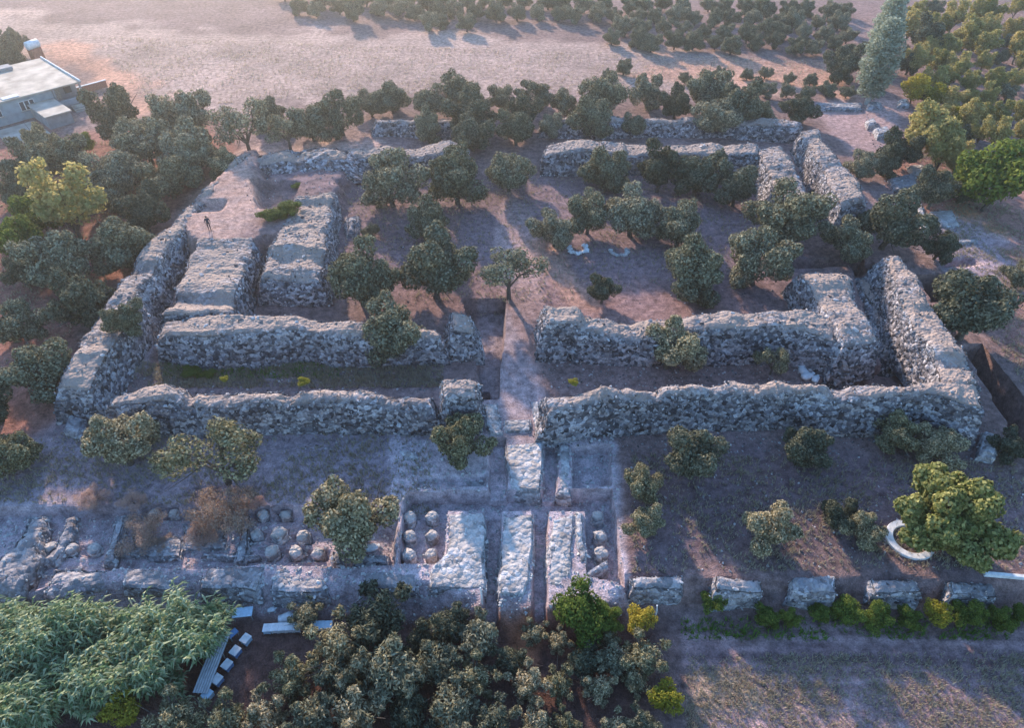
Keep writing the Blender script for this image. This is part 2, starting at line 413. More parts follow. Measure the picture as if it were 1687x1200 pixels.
n1 = fbm2(gx/4, gy/4, 21, 4); n2 = fbm2(gx/14, gy/14, 33, 4); n3 = fbm2(gx/1.1, gy/1.1, 5, 3)
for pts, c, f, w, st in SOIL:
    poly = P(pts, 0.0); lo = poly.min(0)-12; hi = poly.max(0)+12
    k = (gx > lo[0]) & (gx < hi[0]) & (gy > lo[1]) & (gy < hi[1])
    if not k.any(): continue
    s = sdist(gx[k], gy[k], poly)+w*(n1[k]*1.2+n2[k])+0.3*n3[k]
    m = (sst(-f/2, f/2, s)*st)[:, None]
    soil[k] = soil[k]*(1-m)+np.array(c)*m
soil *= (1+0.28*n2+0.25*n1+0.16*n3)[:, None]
# drill and plough lines in the far field and the near one
plough = np.sin((gy*1.0+gx*0.06)*2*math.pi/2.3+n1*1.5)
kf = sdist(gx, gy, P([(1115,1010),(2600,1000),(2600,1400),(1125,1400)]))
soil *= (1+np.where(kf > 0, 0.16, 0.0)*np.sin((gy+gx*0.03)*2*math.pi/0.95+n2*2.0)+np.where(gy > 108, 0.05, 0)*plough)[:, None]
soil *= np.array((1.08, 0.93, 1.0))
soil = np.clip(soil, 0.02, 0.7)

nx_, ny_ = len(xs), len(ys)
ii = (np.arange(ny_-1)[:, None]*nx_+np.arange(nx_-1)[None, :]).ravel()
GF = np.stack([ii, ii+1, ii+1+nx_, ii+nx_], 1)
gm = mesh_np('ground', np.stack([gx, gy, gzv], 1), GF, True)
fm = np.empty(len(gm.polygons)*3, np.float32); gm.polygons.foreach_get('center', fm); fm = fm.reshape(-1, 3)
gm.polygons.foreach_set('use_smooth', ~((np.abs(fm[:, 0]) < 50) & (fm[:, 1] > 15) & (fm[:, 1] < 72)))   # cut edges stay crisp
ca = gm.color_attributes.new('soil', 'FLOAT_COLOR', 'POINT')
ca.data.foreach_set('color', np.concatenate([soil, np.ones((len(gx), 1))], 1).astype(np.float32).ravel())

def mat_ground():
    m, n, l, b = nt('earth')
    a = n.new('ShaderNodeAttribute'); a.attribute_name = 'soil'
    geo = n.new('ShaderNodeNewGeometry')
    t1 = N(n, 'ShaderNodeTexNoise'); t1.inputs['Scale'].default_value = 1.4; t1.inputs['Detail'].default_value = 8; t1.inputs['Roughness'].default_value = 0.7
    t2 = N(n, 'ShaderNodeTexNoise'); t2.inputs['Scale'].default_value = 9; t2.inputs['Detail'].default_value = 4
    v = N(n, 'ShaderNodeTexVoronoi'); v.inputs['Scale'].default_value = 3.2
    for t in (t1, t2, v): l.new(geo.outputs['Position'], t.inputs[0])
    r1 = ramp(n, [(0.30, (0.42,0.40,0.40)), (0.70, (1.55,1.53,1.50))]); l.new(t1.outputs[0], r1.inputs[0])
    c = mixc(n, l, 1.0, a.outputs['Color'], r1.outputs[0], 'MULTIPLY')
    r2 = ramp(n, [(0.35, (0.72,)*3), (0.65, (1.25,)*3)]); l.new(t2.outputs[0], r2.inputs[0])
    c = mixc(n, l, 0.8, c, r2.outputs[0], 'MULTIPLY')
    # pale pebbles and clods
    rv = ramp(n, [(0.06, (1,1,1)), (0.16, (0,0,0))]); l.new(v.outputs['Distance'], rv.inputs[0])
    sc = n.new('ShaderNodeSeparateColor'); l.new(v.outputs['Color'], sc.inputs[0])
    g = N(n, 'ShaderNodeMath', operation='GREATER_THAN'); l.new(sc.outputs[0], g.inputs[0]); g.inputs[1].default_value = 0.72
    mu = N(n, 'ShaderNodeMath', operation='MULTIPLY'); l.new(rv.outputs[0], mu.inputs[0]); l.new(g.outputs[0], mu.inputs[1])
    c = mixc(n, l, mu.outputs[0], c, mixc(n, l, 1.0, c, (1.7,1.7,1.75), 'MULTIPLY'))
    l.new(c, b.inputs['Base Color']); b.inputs['Roughness'].default_value = 0.97; b.inputs['Specular IOR Level'].default_value = 0.08
    mt = N(n, 'ShaderNodeMath', operation='MULTIPLY_ADD'); l.new(t1.outputs[0], mt.inputs[0]); mt.inputs[1].default_value = 1.6; l.new(t2.outputs[0], mt.inputs[2])
    bump(n, l, mt.outputs[0], b, 0.9, 0.12)
    return m
M['earth'] = mat_ground()
tag(link('ground', gm, M['earth']), kind='structure')

# ------------------------------------------------------------------ stones
def rock_mesh(seed, name='stone'):
    r = np.random.default_rng(seed)
    b = bmesh.new()
    for _ in range(15):
        p = r.normal(size=3); p /= np.linalg.norm(p); p *= r.uniform(0.75, 1.05); p *= (1.0, 0.8, 0.62)
        b.verts.new(p)
    res = bmesh.ops.convex_hull(b, input=b.verts[:])
    for g in [e for e in res['geom_interior'] if isinstance(e, bmesh.types.BMVert)]: b.verts.remove(g)
    bmesh.ops.triangulate(b, faces=b.faces[:])
    b.verts.index_update()
    V = np.array([v.co[:] for v in b.verts]); F = np.array([[v.index for v in f.verts] for f in b.faces])
    b.free(); return V, F
ROCKS = [rock_mesh(100+i) for i in range(10)]
ROCK_ME = {}
def rock_data(i, mat):
    k = (i, mat.name)
    if k not in ROCK_ME:
        me = mesh_np('stone', *ROCKS[i]); me.materials.append(mat); ROCK_ME[k] = me
    return ROCK_ME[k]

def rand_rot(n, r):
    q = r.normal(size=(n, 4)); q /= np.linalg.norm(q, axis=1)[:, None]
    w, x, y, z = q.T
    return np.stack([np.stack([1-2*(y*y+z*z), 2*(x*y-z*w), 2*(x*z+y*w)], 1),
                     np.stack([2*(x*y+z*w), 1-2*(x*x+z*z), 2*(y*z-x*w)], 1),
                     np.stack([2*(x*z-y*w), 2*(y*z+x*w), 1-2*(x*x+y*y)], 1)], 1)

def rocks_joined(name, pos, size, mat, parent=None, r=rng):
    Vs = []; Fs = []; off = 0; n = len(pos); which = r.integers(0, len(ROCKS), n)
    for k in range(len(ROCKS)):
        s = which == k; m = int(s.sum())
        if not m: continue
        V, F = ROCKS[k]; R = rand_rot(m, r)
        VV = np.einsum('nij,vj->nvi', R, V)*size[s][:, None, None]+pos[s][:, None, :]
        FF = F[None]+(np.arange(m)*len(V))[:, None, None]+off
        Vs.append(VV.reshape(-1, 3)); Fs.append(FF.reshape(-1, 3)); off += m*len(V)
    o = link(name, mesh_np(name, np.concatenate(Vs), np.concatenate(Fs)), mat, parent)
    o['kind'] = 'stuff'; return o

# ------------------------------------------------------------------ rough walls
def rough_body(st, z0, res, amp, seed, batter=0.5, rnd=0.7, wob=0.12, dirt_sun_amt=0.8):
    A = np.array([at(*s[0], s[2]) for s in st]); B = np.array([at(*s[1], s[2]) for s in st]); Hh = np.array([s[2] for s in st], float)
    mid = (A+B)/2; seg = np.linalg.norm(np.diff(mid, axis=0), axis=1); cum = np.concatenate([[0], np.cumsum(seg)]); L = cum[-1]
    nu = max(4, int(L/res)); W = np.linalg.norm(A-B, axis=1).mean(); nv = max(3, int(W/res)); nw = max(3, int((Hh.mean()-z0)/res)+1)
    u = np.linspace(0, L, nu+1)
    ip = lambda arr: np.stack([np.interp(u, cum, arr[:, k]) for k in range(2)], 1)
    Au, Bu = ip(A), ip(B); hu = np.interp(u, cum, Hh)
    notch = np.clip(noise3(u/3.1, u*0+.3, u*0, seed+50)-.25, 0, 1)
    hu = hu*(1+wob*1.5*fbm2(u/5.0, u*0+seed, seed, 4)-wob*2.2*notch)
    wan = np.stack([noise3(u/4.5, u*0, u*0+.5, seed+60+q) for q in range(4)], 1)*min(.5, wob*4)
    I, J, K = np.meshgrid(np.arange(nu+1), np.arange(nv+1), np.arange(nw+1), indexing='ij')
    surf = (I == 0) | (I == nu) | (J == 0) | (J == nv) | (K == nw)
    idx = -np.ones(I.shape, np.int64); idx[surf] = np.arange(surf.sum())
    i, j, k = I[surf], J[surf], K[surf]
    tj = j/nv; w = k/nw
    a, b = Au[i]+wan[i][:, :2], Bu[i]+wan[i][:, 2:]; ac = (b-a); wid = np.linalg.norm(ac, axis=1); acn = ac/wid[:, None]
    tan = np.gradient(mid, axis=0) if len(mid) > 2 else np.tile(mid[-1]-mid[0], (len(mid), 1))
    d0 = mid[0]-mid[1]; d0 = d0/np.linalg.norm(d0); d1 = mid[-1]-mid[-2]; d1 = d1/np.linalg.norm(d1)
    p = a+ac*tj[:, None]
    bt = batter*((1-w)**1.4)-rnd*0.45*w**5
    p = p+acn*(np.where(j == nv, bt, 0)-np.where(j == 0, bt, 0))[:, None]
    p = p+np.where(i == 0, bt, 0)[:, None]*d0+np.where(i == nu, bt, 0)[:, None]*d1
    ed = np.minimum(np.minimum(tj*wid, (1-tj)*wid), np.minimum(u[i], L-u[i]))
    drop = np.where(k == nw, rnd*0.75*np.clip(1-ed/rnd, 0, 1)**2, 0)
    z = z0+(hu[i]-z0)*w-drop
    x, y = p[:, 0], p[:, 1]
    def disp(s, f, fz=1.0): return noise3(x*f, y*f, z*f*fz, seed*7+s)
    dx = 1.5*disp(1, .42)+0.8*disp(2, 1.1, 1.15)+0.65*disp(3, 2.4, 1.2)
    dy = 1.5*disp(4, .42)+0.8*disp(5, 1.1, 1.15)+0.65*disp(6, 2.4, 1.2)
    dz = 1.0*disp(7, .4)+0.5*disp(8, 1.3)+0.35*disp(9, 2.6)
    ledge = disp(10, 0.35, 5.0)*0.25
    X = x+amp*(dx+np.where(np.abs(acn[:, 0]) > 0.7, ledge, 0)); Y = y+amp*(dy+np.where(np.abs(acn[:, 1]) > 0.7, ledge, 0))
    Z = z+amp*dz*np.where(k == 0, 0, np.where(k == nw, 1.35, .8))
    V = np.stack([X, Y, Z], 1)
    Fs = []
    def quads(g, flip):
        q = np.stack([g[:-1, :-1], g[1:, :-1], g[1:, 1:], g[:-1, 1:]], -1).reshape(-1, 4)
        Fs.append(q[:, ::-1] if flip else q)
    cr = acn[0][0]*(-d0[1])-acn[0][1]*(-d0[0])     # handedness of (along, across)
    fl = cr > 0
    quads(idx[:, :, nw], fl); quads(idx[:, 0, :], fl); quads(idx[:, nv, :], not fl)
    quads(idx[0, :, :], not fl); quads(idx[nu, :, :], fl)
    F = np.concatenate(Fs)
    c = V[F]; n = np.cross(c[:, 2]-c[:, 0], c[:, 3]-c[:, 1]); ar = np.linalg.norm(n, axis=1)/2; n = n/(ar[:, None]*2+1e-9)
    dirt_sun_v = np.where(k == nw, 1.0, np.where(k == nw-1, 0.35, 0.0))*np.clip(ed/0.5, 0.25, 1)*np.clip(0.85+0.9*fbm2(X/2.2, Y/2.2, seed, 3), 0.15, 1)*dirt_sun_amt  # dirt on the tops, which also carries their painted sunlit tone
    return V, F, c.mean(1), n, ar, dirt_sun_v, L

WALLS = []
def wall(name, label, cat, st, z0=0.0, res=0.27, amp=0.17, seed=1, mat='masonry', smat='stone', dens=9.0, big=60, batter=0.6, rnd=0.8, wob=0.15,
         group=None, size=(0.06, 0.19), bigsize=(0.18, 0.36), dirt=1.0, body='rubble_core'):
    V, F, c, n, ar, dv, L = rough_body(st, z0-0.45, res, amp, seed, batter, rnd, wob, dirt)
    root = empty(name, (float(V[:, 0].mean()), float(V[:, 1].mean()), z0))
    off = np.array(root.location)
    me = mesh_np(body, V-off, F)
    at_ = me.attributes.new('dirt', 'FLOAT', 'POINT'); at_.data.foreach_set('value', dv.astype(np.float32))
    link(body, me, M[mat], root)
    r = np.random.default_rng(seed*31+5)
    out = (n[:, 2:3]*0+1)
    pr = ar/ar.sum()
    cnt = int(ar.sum()*dens)
    if cnt > 8:
        f = r.choice(len(F), cnt, p=pr)
        s = r.uniform(0, 1, cnt)**2*(size[1]-size[0])+size[0]
        pos = c[f]+r.normal(size=(cnt, 3))*0.08
        top = n[f][:, 2] > 0.75
        side = ~top | (r.uniform(size=cnt) < 0.12)
        rocks_joined('small_stones', (pos-off)[side], s[side], M[smat], root, r)
        tp = top & (r.uniform(size=cnt) < 0.75)
        if tp.sum() > 3: rocks_joined('top_stones', (pos-off-np.array((0, 0, .05)))[tp], s[tp]*.8, M['tan_stone' if smat == 'stone' else smat], root, r)
    f = r.choice(len(F), big, p=pr)
    for t in f:
        pz = c[t]
        if pz[2] < z0+0.1: continue
        k = int(r.integers(0, len(ROCKS)))
        o = bpy.data.objects.new('stone', rock_data(k, M[smat])); COL.objects.link(o); o.parent = root
        o.location = tuple(pz-off); s = r.uniform(*bigsize); o.scale = (s*r.uniform(.9, 1.4), s, s*r.uniform(.7, 1.0))
        o.rotation_euler = (r.uniform(-.35, .35), r.uniform(-.35, .35), r.uniform(0, 6.28))
    tag(root, label, cat, group)
    return root

wall('outer_rubble_wall', 'long outer front wall of grey rubble left of the central path', 'ruined wall',
     [((165,672),(185,640),3.5),((285,657),(290,625),3.9),((300,664),(305,638),3.5),((500,662),(500,633),3.7),((640,662),(640,640),3.5),((722,664),(724,642),3.5)], seed=1, big=120)
wall('rubble_pier', 'squarish rubble pier with reddish top ending the outer front wall beside the passage pit', 'ruined pier',
     [((724,658),(729,617),4.4),((790,658),(787,619),4.4)], seed=2, big=24, amp=0.13, batter=0.35)
wall('outer_rubble_wall', 'long outer front wall of grey rubble right of the central path', 'ruined wall',
     [((892,672),(897,640),3.9),((1000,660),(1000,632),4.1),((1180,644),(1185,621),4.3),((1262,652),(1262,630),3.9),((1400,654),(1400,632),4.1),((1540,654),(1540,627),4.2),((1632,680),(1625,632),4.0)], seed=3, big=140)
wall('outer_rubble_wall', 'outer right wall of rubble running back from the front corner to the gap', 'ruined wall',
     [((1552,640),(1626,640),4.1),((1540,600),(1612,610),4.1),((1500,533),(1566,533),4.0),((1478,480),(1530,482),3.9),((1463,440),(1500,440),3.9),((1453,412),(1484,412),3.8)], seed=4, big=90, batter=0.7)
wall('outer_rubble_wall', 'far stretch of the outer right wall beyond the gap, with steep rounded near end', 'ruined wall',
     [((1320,212),(1344,208),3.4),((1340,250),(1377,246),3.6),((1362,298),(1412,294),3.7),((1384,343),(1428,334),3.8)], seed=5, big=70, batter=0.8)
wall('outer_rubble_wall', 'low back wall of rubble behind the olives right of the path', 'ruined wall',
     [((893,201),(893,191),2.4),((1050,201),(1050,190),2.4),((1180,201),(1180,190),2.4),((1318,209),(1325,196),2.6)], seed=6, big=60, res=0.33)
wall('outer_rubble_wall', 'low back wall of rubble behind the olives left of the path', 'ruined wall',
     [((612,201),(612,192),2.2),((700,202),(700,193),2.4),((792,204),(792,195),2.3)], seed=7, big=30, res=0.33)
wall('inner_rubble_wall', 'inner back wall of rubble left of the path with broken right end', 'ruined wall',
     [((560,256),(566,240),2.2),((625,252),(632,232),2.9),((770,252),(768,231),3.0)], seed=8, big=50, res=0.3)
wall('inner_rubble_wall', 'inner back wall of rubble right of the path, partly behind courtyard olives', 'ruined wall',
     [((893,252),(893,231),3.2),((1000,252),(1000,230),3.1),((1100,252),(1100,233),3.2),((1250,256),(1250,236),3.4)], seed=9, big=70, res=0.3)
wall('inner_rubble_wall', 'wide inner right wall at the back corner of the courtyard', 'ruined wall',
     [((1240,242),(1292,234),3.4),((1265,290),(1318,285),3.5),((1290,338),(1342,332),3.4)], seed=10, big=50, res=0.3)
wall('inner_rubble_wall', 'inner front wall of rubble right of the central path', 'ruined wall',
     [((890,532),(895,500),4.3),((950,532),(952,500),4.3),((962,548),(962,516),3.7),((1060,545),(1060,512),3.9),((1082,552),(1085,522),3.6),((1160,540),(1160,512),3.9),((1205,536),(1205,503),4.3),((1330,546),(1330,507),4.1),((1385,562),(1385,520),3.9)], seed=11, big=120)
wall('inner_rubble_wall', 'broad inner right wall at the near corner with bare pale top', 'ruined wall',
     [((1315,441),(1398,441),3.8),((1342,490),(1416,487),3.9),((1372,540),(1440,530),3.9),((1388,572),(1450,562),3.7)], seed=12, big=60)
wall('inner_rubble_wall', 'inner front wall of rubble left of the path behind the weedy corridor', 'ruined wall',
     [((252,552),(262,520),3.4),((332,556),(338,517),3.5),((420,548),(425,518),3.7),((520,548),(525,520),3.6),((600,553),(600,527),3.4),((730,562),(732,540),2.9)], seed=13, big=110)
wall('rubble_pier', 'tall narrow rubble pier standing between the passage pit and an olive', 'ruined pier',
     [((736,538),(742,506),3.6),((784,541),(782,509),3.5)], seed=14, big=24, amp=0.14)
wall('inner_rubble_wall', 'thick partition stub with lit top beside the dark trench in the left courtyard', 'ruined wall',
     [((492,318),(552,312),2.9),((468,345),(548,345),3.0),((450,395),(540,398),3.3),((430,452),(528,456),3.4)], seed=15, big=60, amp=0.22)
wall('inner_rubble_wall', 'flat sunlit wall mass between the left corridor and the dark trench', 'ruined wall',
     [((326,392),(424,386),3.0),((300,440),(402,440),3.1),((272,503),(388,500),3.2),((258,524),(372,520),3.2)], seed=16, big=50, amp=0.15, dens=2.2)
wall('outer_rubble_wall', 'outer left wall of rubble with slanting sunlit top along the olive grove', 'ruined wall',
     [((84,642),(150,642),3.4),((96,612),(165,607),3.7),((165,512),(232,505),3.6),((205,450),(248,450),3.4),((240,402),(282,398),3.3),((288,352),(318,348),3.2),((340,298),(366,294),3.2),((392,252),(414,248),3.1)], seed=17, big=130, batter=0.8)
# passage and corridor remains
wall('rubble_bank', 'broad shaded rubble bank along the far left side of the courtyard', 'rubble heap',
     [((404,268),(408,246),3.0),((480,262),(482,243),3.0),((570,262),(572,243),2.8)], z0=0.8, seed=21, big=50, amp=0.26, batter=2.6, rnd=1.6, dens=6)
wall('collapsed_wall_core', 'broken sloping rubble lump in the near right corridor beside the front wall', 'ruined wall',
     [((1385,590),(1398,588),2.2),((1388,615),(1410,612),1.4)], z0=-1.2, seed=18, big=10, dens=2)
wall('rubble_slope', 'slope of fallen brown rubble along the right corridor', 'rubble heap',
     [((1408,452),(1436,455),0.6),((1440,520),(1462,520),0.5),((1462,590),(1486,590),0.3)], z0=-1.0, seed=19, big=20, amp=0.25, rnd=1.2, batter=1.0)
wall('low_foundation', 'low square foundation with standing stub at the left edge of the courtyard', 'foundation',
     [((572,352),(590,350),0.9),((568,385),(592,383),0.8)], seed=20, big=8, mat='grey_masonry')

# ------------------------------------------------------------------ podium, ramp and terrace blocks at the front
def block(label, st, seed, z0=-1.5, mat='pale_masonry', smat='pale_stone', name='masonry_block', cat='masonry block', big=14, amp=0.09, dens=1.5, **kw):
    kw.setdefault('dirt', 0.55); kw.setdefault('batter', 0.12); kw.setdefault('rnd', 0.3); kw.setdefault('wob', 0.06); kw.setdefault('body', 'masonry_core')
    return wall(name, label, cat, st, z0=z0, res=kw.pop('res', 0.2), amp=amp, seed=seed, mat=mat, smat=smat, dens=dens*2.5+2, big=big, size=(0.035, 0.13), bigsize=(0.14, 0.27), **kw)

block('pale podium block left of the two narrow trenches, rough stones at its near end',
      [((738,846),(798,843),0.25),((735,915),(797,918),0.3),((712,932),(797,935),0.25),((705,972),(797,972),0.1)], 31, big=40, dens=3)
block('central long podium block between two dark narrow trenches',
      [((828,852),(876,846),0.35),((822,900),(879,900),0.3),((821,960),(876,955),0.3),((822,985),(862,982),0.2)], 32, big=14, dens=0.8)
block('low footing slab at the near end of the central podium block',
      [((822,988),(880,985),-0.7),((824,1004),(880,1004),-0.9)], 33, z0=-1.9, big=6, dens=0.8)
block('pale podium block right of the two narrow trenches',
      [((906,858),(944,842),0.2),((901,900),(944,898),0.2),((903,950),(948,945),0.1),((912,995),(955,988),-0.2)], 34, big=20, dens=1.6)
block('narrow ashlar wall standing on the right edge of the podium',
      [((946,840),(964,840),0.35),((949,890),(966,888),0.3),((952,928),(969,926),0.15)], 35, big=10)
block('short cross wall of loose blocks closing the right podium trench',
      [((958,952),(955,942),-0.1),((1004,934),(1000,920),0.0)], 36, big=10, dens=2.5)
block('pale sloping ramp block at the foot of the central path',
      [((834,730),(899,727),0.15),((836,770),(898,768),0.3),((838,808),(892,812),0.15)], 37, big=8, dens=0.6, amp=0.05)
block('narrow low wall between two small pits right of the ramp',
      [((922,729),(941,728),0.1),((918,770),(943,770),0.1),((915,812),(943,812),0.0)], 38, big=8, dens=1.5)
block('stepped threshold slab above the ramp at the gateway',
      [((832,690),(876,690),0.3),((832,712),(878,712),0.2)], 39, z0=-0.4, big=4, dens=0.5, amp=0.04)
block('thin kerb wall along the right side of the gateway ramp',
      [((876,660),(890,660),0.25),((884,722),(896,722),0.15)], 40, z0=-0.4, big=4, dens=0.8, amp=0.05)
block('pale broken wall edge left of the gateway ramp',
      [((796,662),(822,662),0.4),((800,700),(826,700),0.35),((808,716),(828,716),0.2)], 41, z0=-0.6, big=8, dens=1.2, amp=0.08)
block('low excavated wall left of the ramp beside the olive',
      [((770,792),(805,790),-0.2),((765,806),(806,806),-0.3)], 42, big=6, dens=1.5, mat='grey_masonry')
# terrace edge blocks, left to right
EDGE = [
 ('rough grey terrace block at the front edge, second from left, half sunk in rubble', [((195,972),(205,934),0.0),((285,972),(292,932),0.05)], 51),
 ('terrace block with smooth pale top above the apiary', [((322,972),(342,930),0.25),((424,978),(436,934),0.25)], 52),
 ('terrace block with pitted top right of the smooth pale one', [((446,978),(452,934),0.1),((540,980),(546,934),0.1)], 53),
 ('terrace block with pale top left of the podium, olives below it', [((592,972),(600,936),0.1),((684,972),(690,938),0.1)], 54),
]
for lb, st, sd in EDGE:
    block(lb, st, sd, z0=LOW, mat='grey_masonry', smat='pale_stone', name='terrace_block', cat='masonry block', big=22, dens=2.4, amp=0.11, rnd=0.5, group='blocks along the terrace edge')
EDGER = [
 ('rubble terrace block right of the podium beside the pale post', [((1036,974),(1036,950),0.45),((1126,976),(1126,952),0.35)], 61),
 ('rubble terrace block behind the dark green bush, second right of the podium', [((1178,976),(1172,948),0.65),((1256,980),(1250,950),0.45)], 62),
 ('rubble terrace block below the dense round olive, third right of the podium', [((1304,978),(1300,946),0.5),((1380,980),(1378,944),0.6)], 63),
 ('rubble terrace block below the white curved kerb', [((1434,976),(1426,948),0.3),((1520,978),(1510,948),0.5)], 64),
 ('rubble terrace block nearest the long white beam', [((1570,978),(1566,952),0.5),((1644,980),(1636,954),0.3)], 65),
]
for lb, st, sd in EDGER:
    block(lb, st, sd, z0=LOW, mat='grey_masonry', smat='stone', name='terrace_block', cat='masonry block', big=26, dens=4, amp=0.12, rnd=0.5, group='blocks along the terrace edge')
# collapsed masses at far left of the strip
block('long sloping ridge of pale rubble at the left edge of the excavated strip', [((46,850),(74,842),0.2),((18,900),(62,900),0.4),((-40,960),(40,965),0.3),((-60,990),(30,990),-0.2)], 71, z0=-1.4, mat='grey_masonry', big=30, amp=0.2, dens=2, rnd=0.8)
block('second ridge of rubble sloping beside the left edge ridge', [((108,852),(128,848),-0.2),((84,900),(110,900),-0.1),((60,930),(92,930),-0.3)], 72, z0=-1.4, mat='grey_masonry', big=16, amp=0.18, dens=2, rnd=0.7)
block('rough rubble mass with one warm pale stone at the front edge above the reeds', [((60,988),(80,935),0.0),((120,982),(130,932),0.1),((178,972),(182,934),-0.1)], 73, z0=LOW, mat='grey_masonry', big=26, amp=0.2, dens=2.6, rnd=0.8)
# paved bench lines inside the strip
block('low earth-covered wall across the strip behind the second terrace block', [((192,912),(192,906),-0.3),((290,910),(290,904),-0.3)], 74, z0=-1.4, mat='grey_masonry', big=6, amp=0.08)
block('low buried wall across the strip behind the smooth terrace block', [((330,916),(332,908),-0.3),((424,918),(424,910),-0.3)], 75, z0=-1.4, mat='grey_masonry', big=6, amp=0.08)

# broken cross walls inside the strip
for lb, st, sd in [
  ('broken cross wall in the strip left of the low brown brush', [((186,850),(204,848),-0.2),((178,890),(198,890),-0.3),((170,930),(192,930),-0.2)], 76),
  ('broken cross wall in the strip left of the weathered pier rows', [((392,848),(408,848),-0.3),((388,890),(406,890),-0.2),((384,926),(404,926),-0.3)], 77),
  ('broken cross wall in the strip between the pier rows and the podium pit', [((545,905),(560,905),-0.3),((548,930),(566,930),-0.2)], 78),
  ('low rubble spread in the strip above the second terrace block', [((215,920),(215,880),-0.65),((300,922),(300,884),-0.6)], 79),
  ('low rubble spread in the strip below the small pale stubs', [((300,905),(300,862),-0.7),((372,905),(372,866),-0.65)], 80),
  ('low rubble spread under the right end of the strip beside the podium pit', [((580,928),(580,912),-0.4),((640,928),(642,912),-0.4)], 95)]:
    block(lb, st, sd, z0=-1.1, mat='grey_masonry', name='strip_masonry', cat='masonry', big=14, amp=0.13, dens=3, rnd=0.4)
# pier stubs: domed drums of masonry
def pier_mesh(seed):
    r = np.random.default_rng(seed); n = 20
    prof = [(0.60,-0.5),(0.60,0.1),(0.57,0.5),(0.55,0.8),(0.56,1.0),(0.52,1.18),(0.40,1.32),(0.22,1.40),(0.03,1.43)]
    V = []; F = []
    for rr, z in prof:
        for k in range(n):
            q = 2*math.pi*k/n; sq = 1/max(abs(math.cos(q)), abs(math.sin(q)))**0.45
            V.append((rr*sq*math.cos(q), rr*sq*math.sin(q), z))
    V = np.array(V); f = 2.2
    for a in range(3):
        V[:, a] += 0.07*noise3(V[:, 0]*f+seed, V[:, 1]*f, V[:, 2]*f, seed+a)+0.05*noise3(V[:, 0]*6, V[:, 1]*6+seed, V[:, 2]*6, seed+9+a)
    for i in range(len(prof)-1):
        for k in range(n): F.append((i*n+k, i*n+(k+1)%n, (i+1)*n+(k+1)%n, (i+1)*n+k))
    me = mesh_np('drum', V, np.array(F))
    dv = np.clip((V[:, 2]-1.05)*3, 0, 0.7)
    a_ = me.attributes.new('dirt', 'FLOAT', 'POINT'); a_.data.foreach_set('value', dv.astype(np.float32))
    return me
PIERS = [pier_mesh(s) for s in (1, 2, 3, 4)]
PIER_AT = [
 # px, py of the top, scale, z of base, label
 (674,850,1.0,-1.5,'pale domed pier stub in the far left corner of the podium pit'),
 (711,849,1.0,-1.5,'pale domed pier stub in the far row next to the left podium block'),
 (674,880,1.0,-1.5,'pale domed pier stub in the middle row at the left side of the podium pit'),
 (711,880,0.95,-1.5,'pale domed pier stub in the middle row next to the left podium block'),
 (673,912,1.05,-1.5,'pale domed pier stub in the near left corner of the podium pit'),
 (710,911,0.95,-1.5,'pale domed pier stub in the near row next to the left podium block'),
 (985,848,0.98,-1.5,'pale squared pier stub farthest back in the right podium trench'),
 (989,880,1.05,-1.5,'pale domed pier stub in the middle of the right podium trench'),
 (991,909,1.05,-1.5,'pale domed pier stub nearest in the right podium trench'),
 (458,876,1.15,-1.25,'weathered grey pier stub in the strip left of the tan olive, far row'),
 (498,880,1.0,-1.25,'weathered grey pier stub half under the tan olive, far row'),
 (421,878,0.9,-1.4,'weathered grey pier stub beside the dry red bush, far row'),
 (447,906,1.05,-1.25,'weathered grey pier stub in the near row, left of its pair'),
 (486,907,1.02,-1.25,'weathered grey pier stub in the near row, right of its pair'),
 (523,909,0.95,-1.5,'crumbled grey pier stub with reddish side, rightmost of the near row'),
 (470,846,0.9,-1.35,'grey pier stub against the terrace edge behind the far row'),
 (432,846,0.9,-1.35,'grey pier stub against the terrace edge right of the dry bush'),
 (252,844,0.85,-1.25,'small pale pier stub at the terrace edge, leftmost of three'),
 (285,844,0.85,-1.25,'small pale pier stub at the terrace edge, middle of three'),
 (318,846,0.85,-1.25,'small pale pier stub at the terrace edge, rightmost of three'),
 (82,900,0.9,-1.4,'eroded pier stub on the left slope of the strip, leftmost of three'),
 (116,902,0.9,-1.4,'eroded pier stub on the left slope of the strip, middle of three'),
 (152,901,0.95,-1.4,'eroded pier stub on the left slope of the strip, rightmost of three'),
]
for i, (px, py, s, zb, lb) in enumerate(PIER_AT):
    p = at(px, py, zb+1.05*s)
    root = empty('pier_stub', (p[0], p[1], zb), rng.uniform(0, 6))
    s *= .84; root.scale = (s, s, s*.95)
    me = PIERS[i % 4]
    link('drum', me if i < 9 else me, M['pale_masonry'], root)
    for q in range(5):
        o = bpy.data.objects.new('stone', rock_data(q, M['pale_stone'])); COL.objects.link(o); o.parent = root
        a = rng.uniform(0, 6.28); o.location = (0.5*math.cos(a), 0.5*math.sin(a), rng.uniform(0.1, 1.1)); sc_ = rng.uniform(.12, .22); o.scale = (sc_*1.3, sc_, sc_)
        o.rotation_euler = (0, 0, a)
    tag(root, lb, 'pier', 'pier stubs in the excavation')

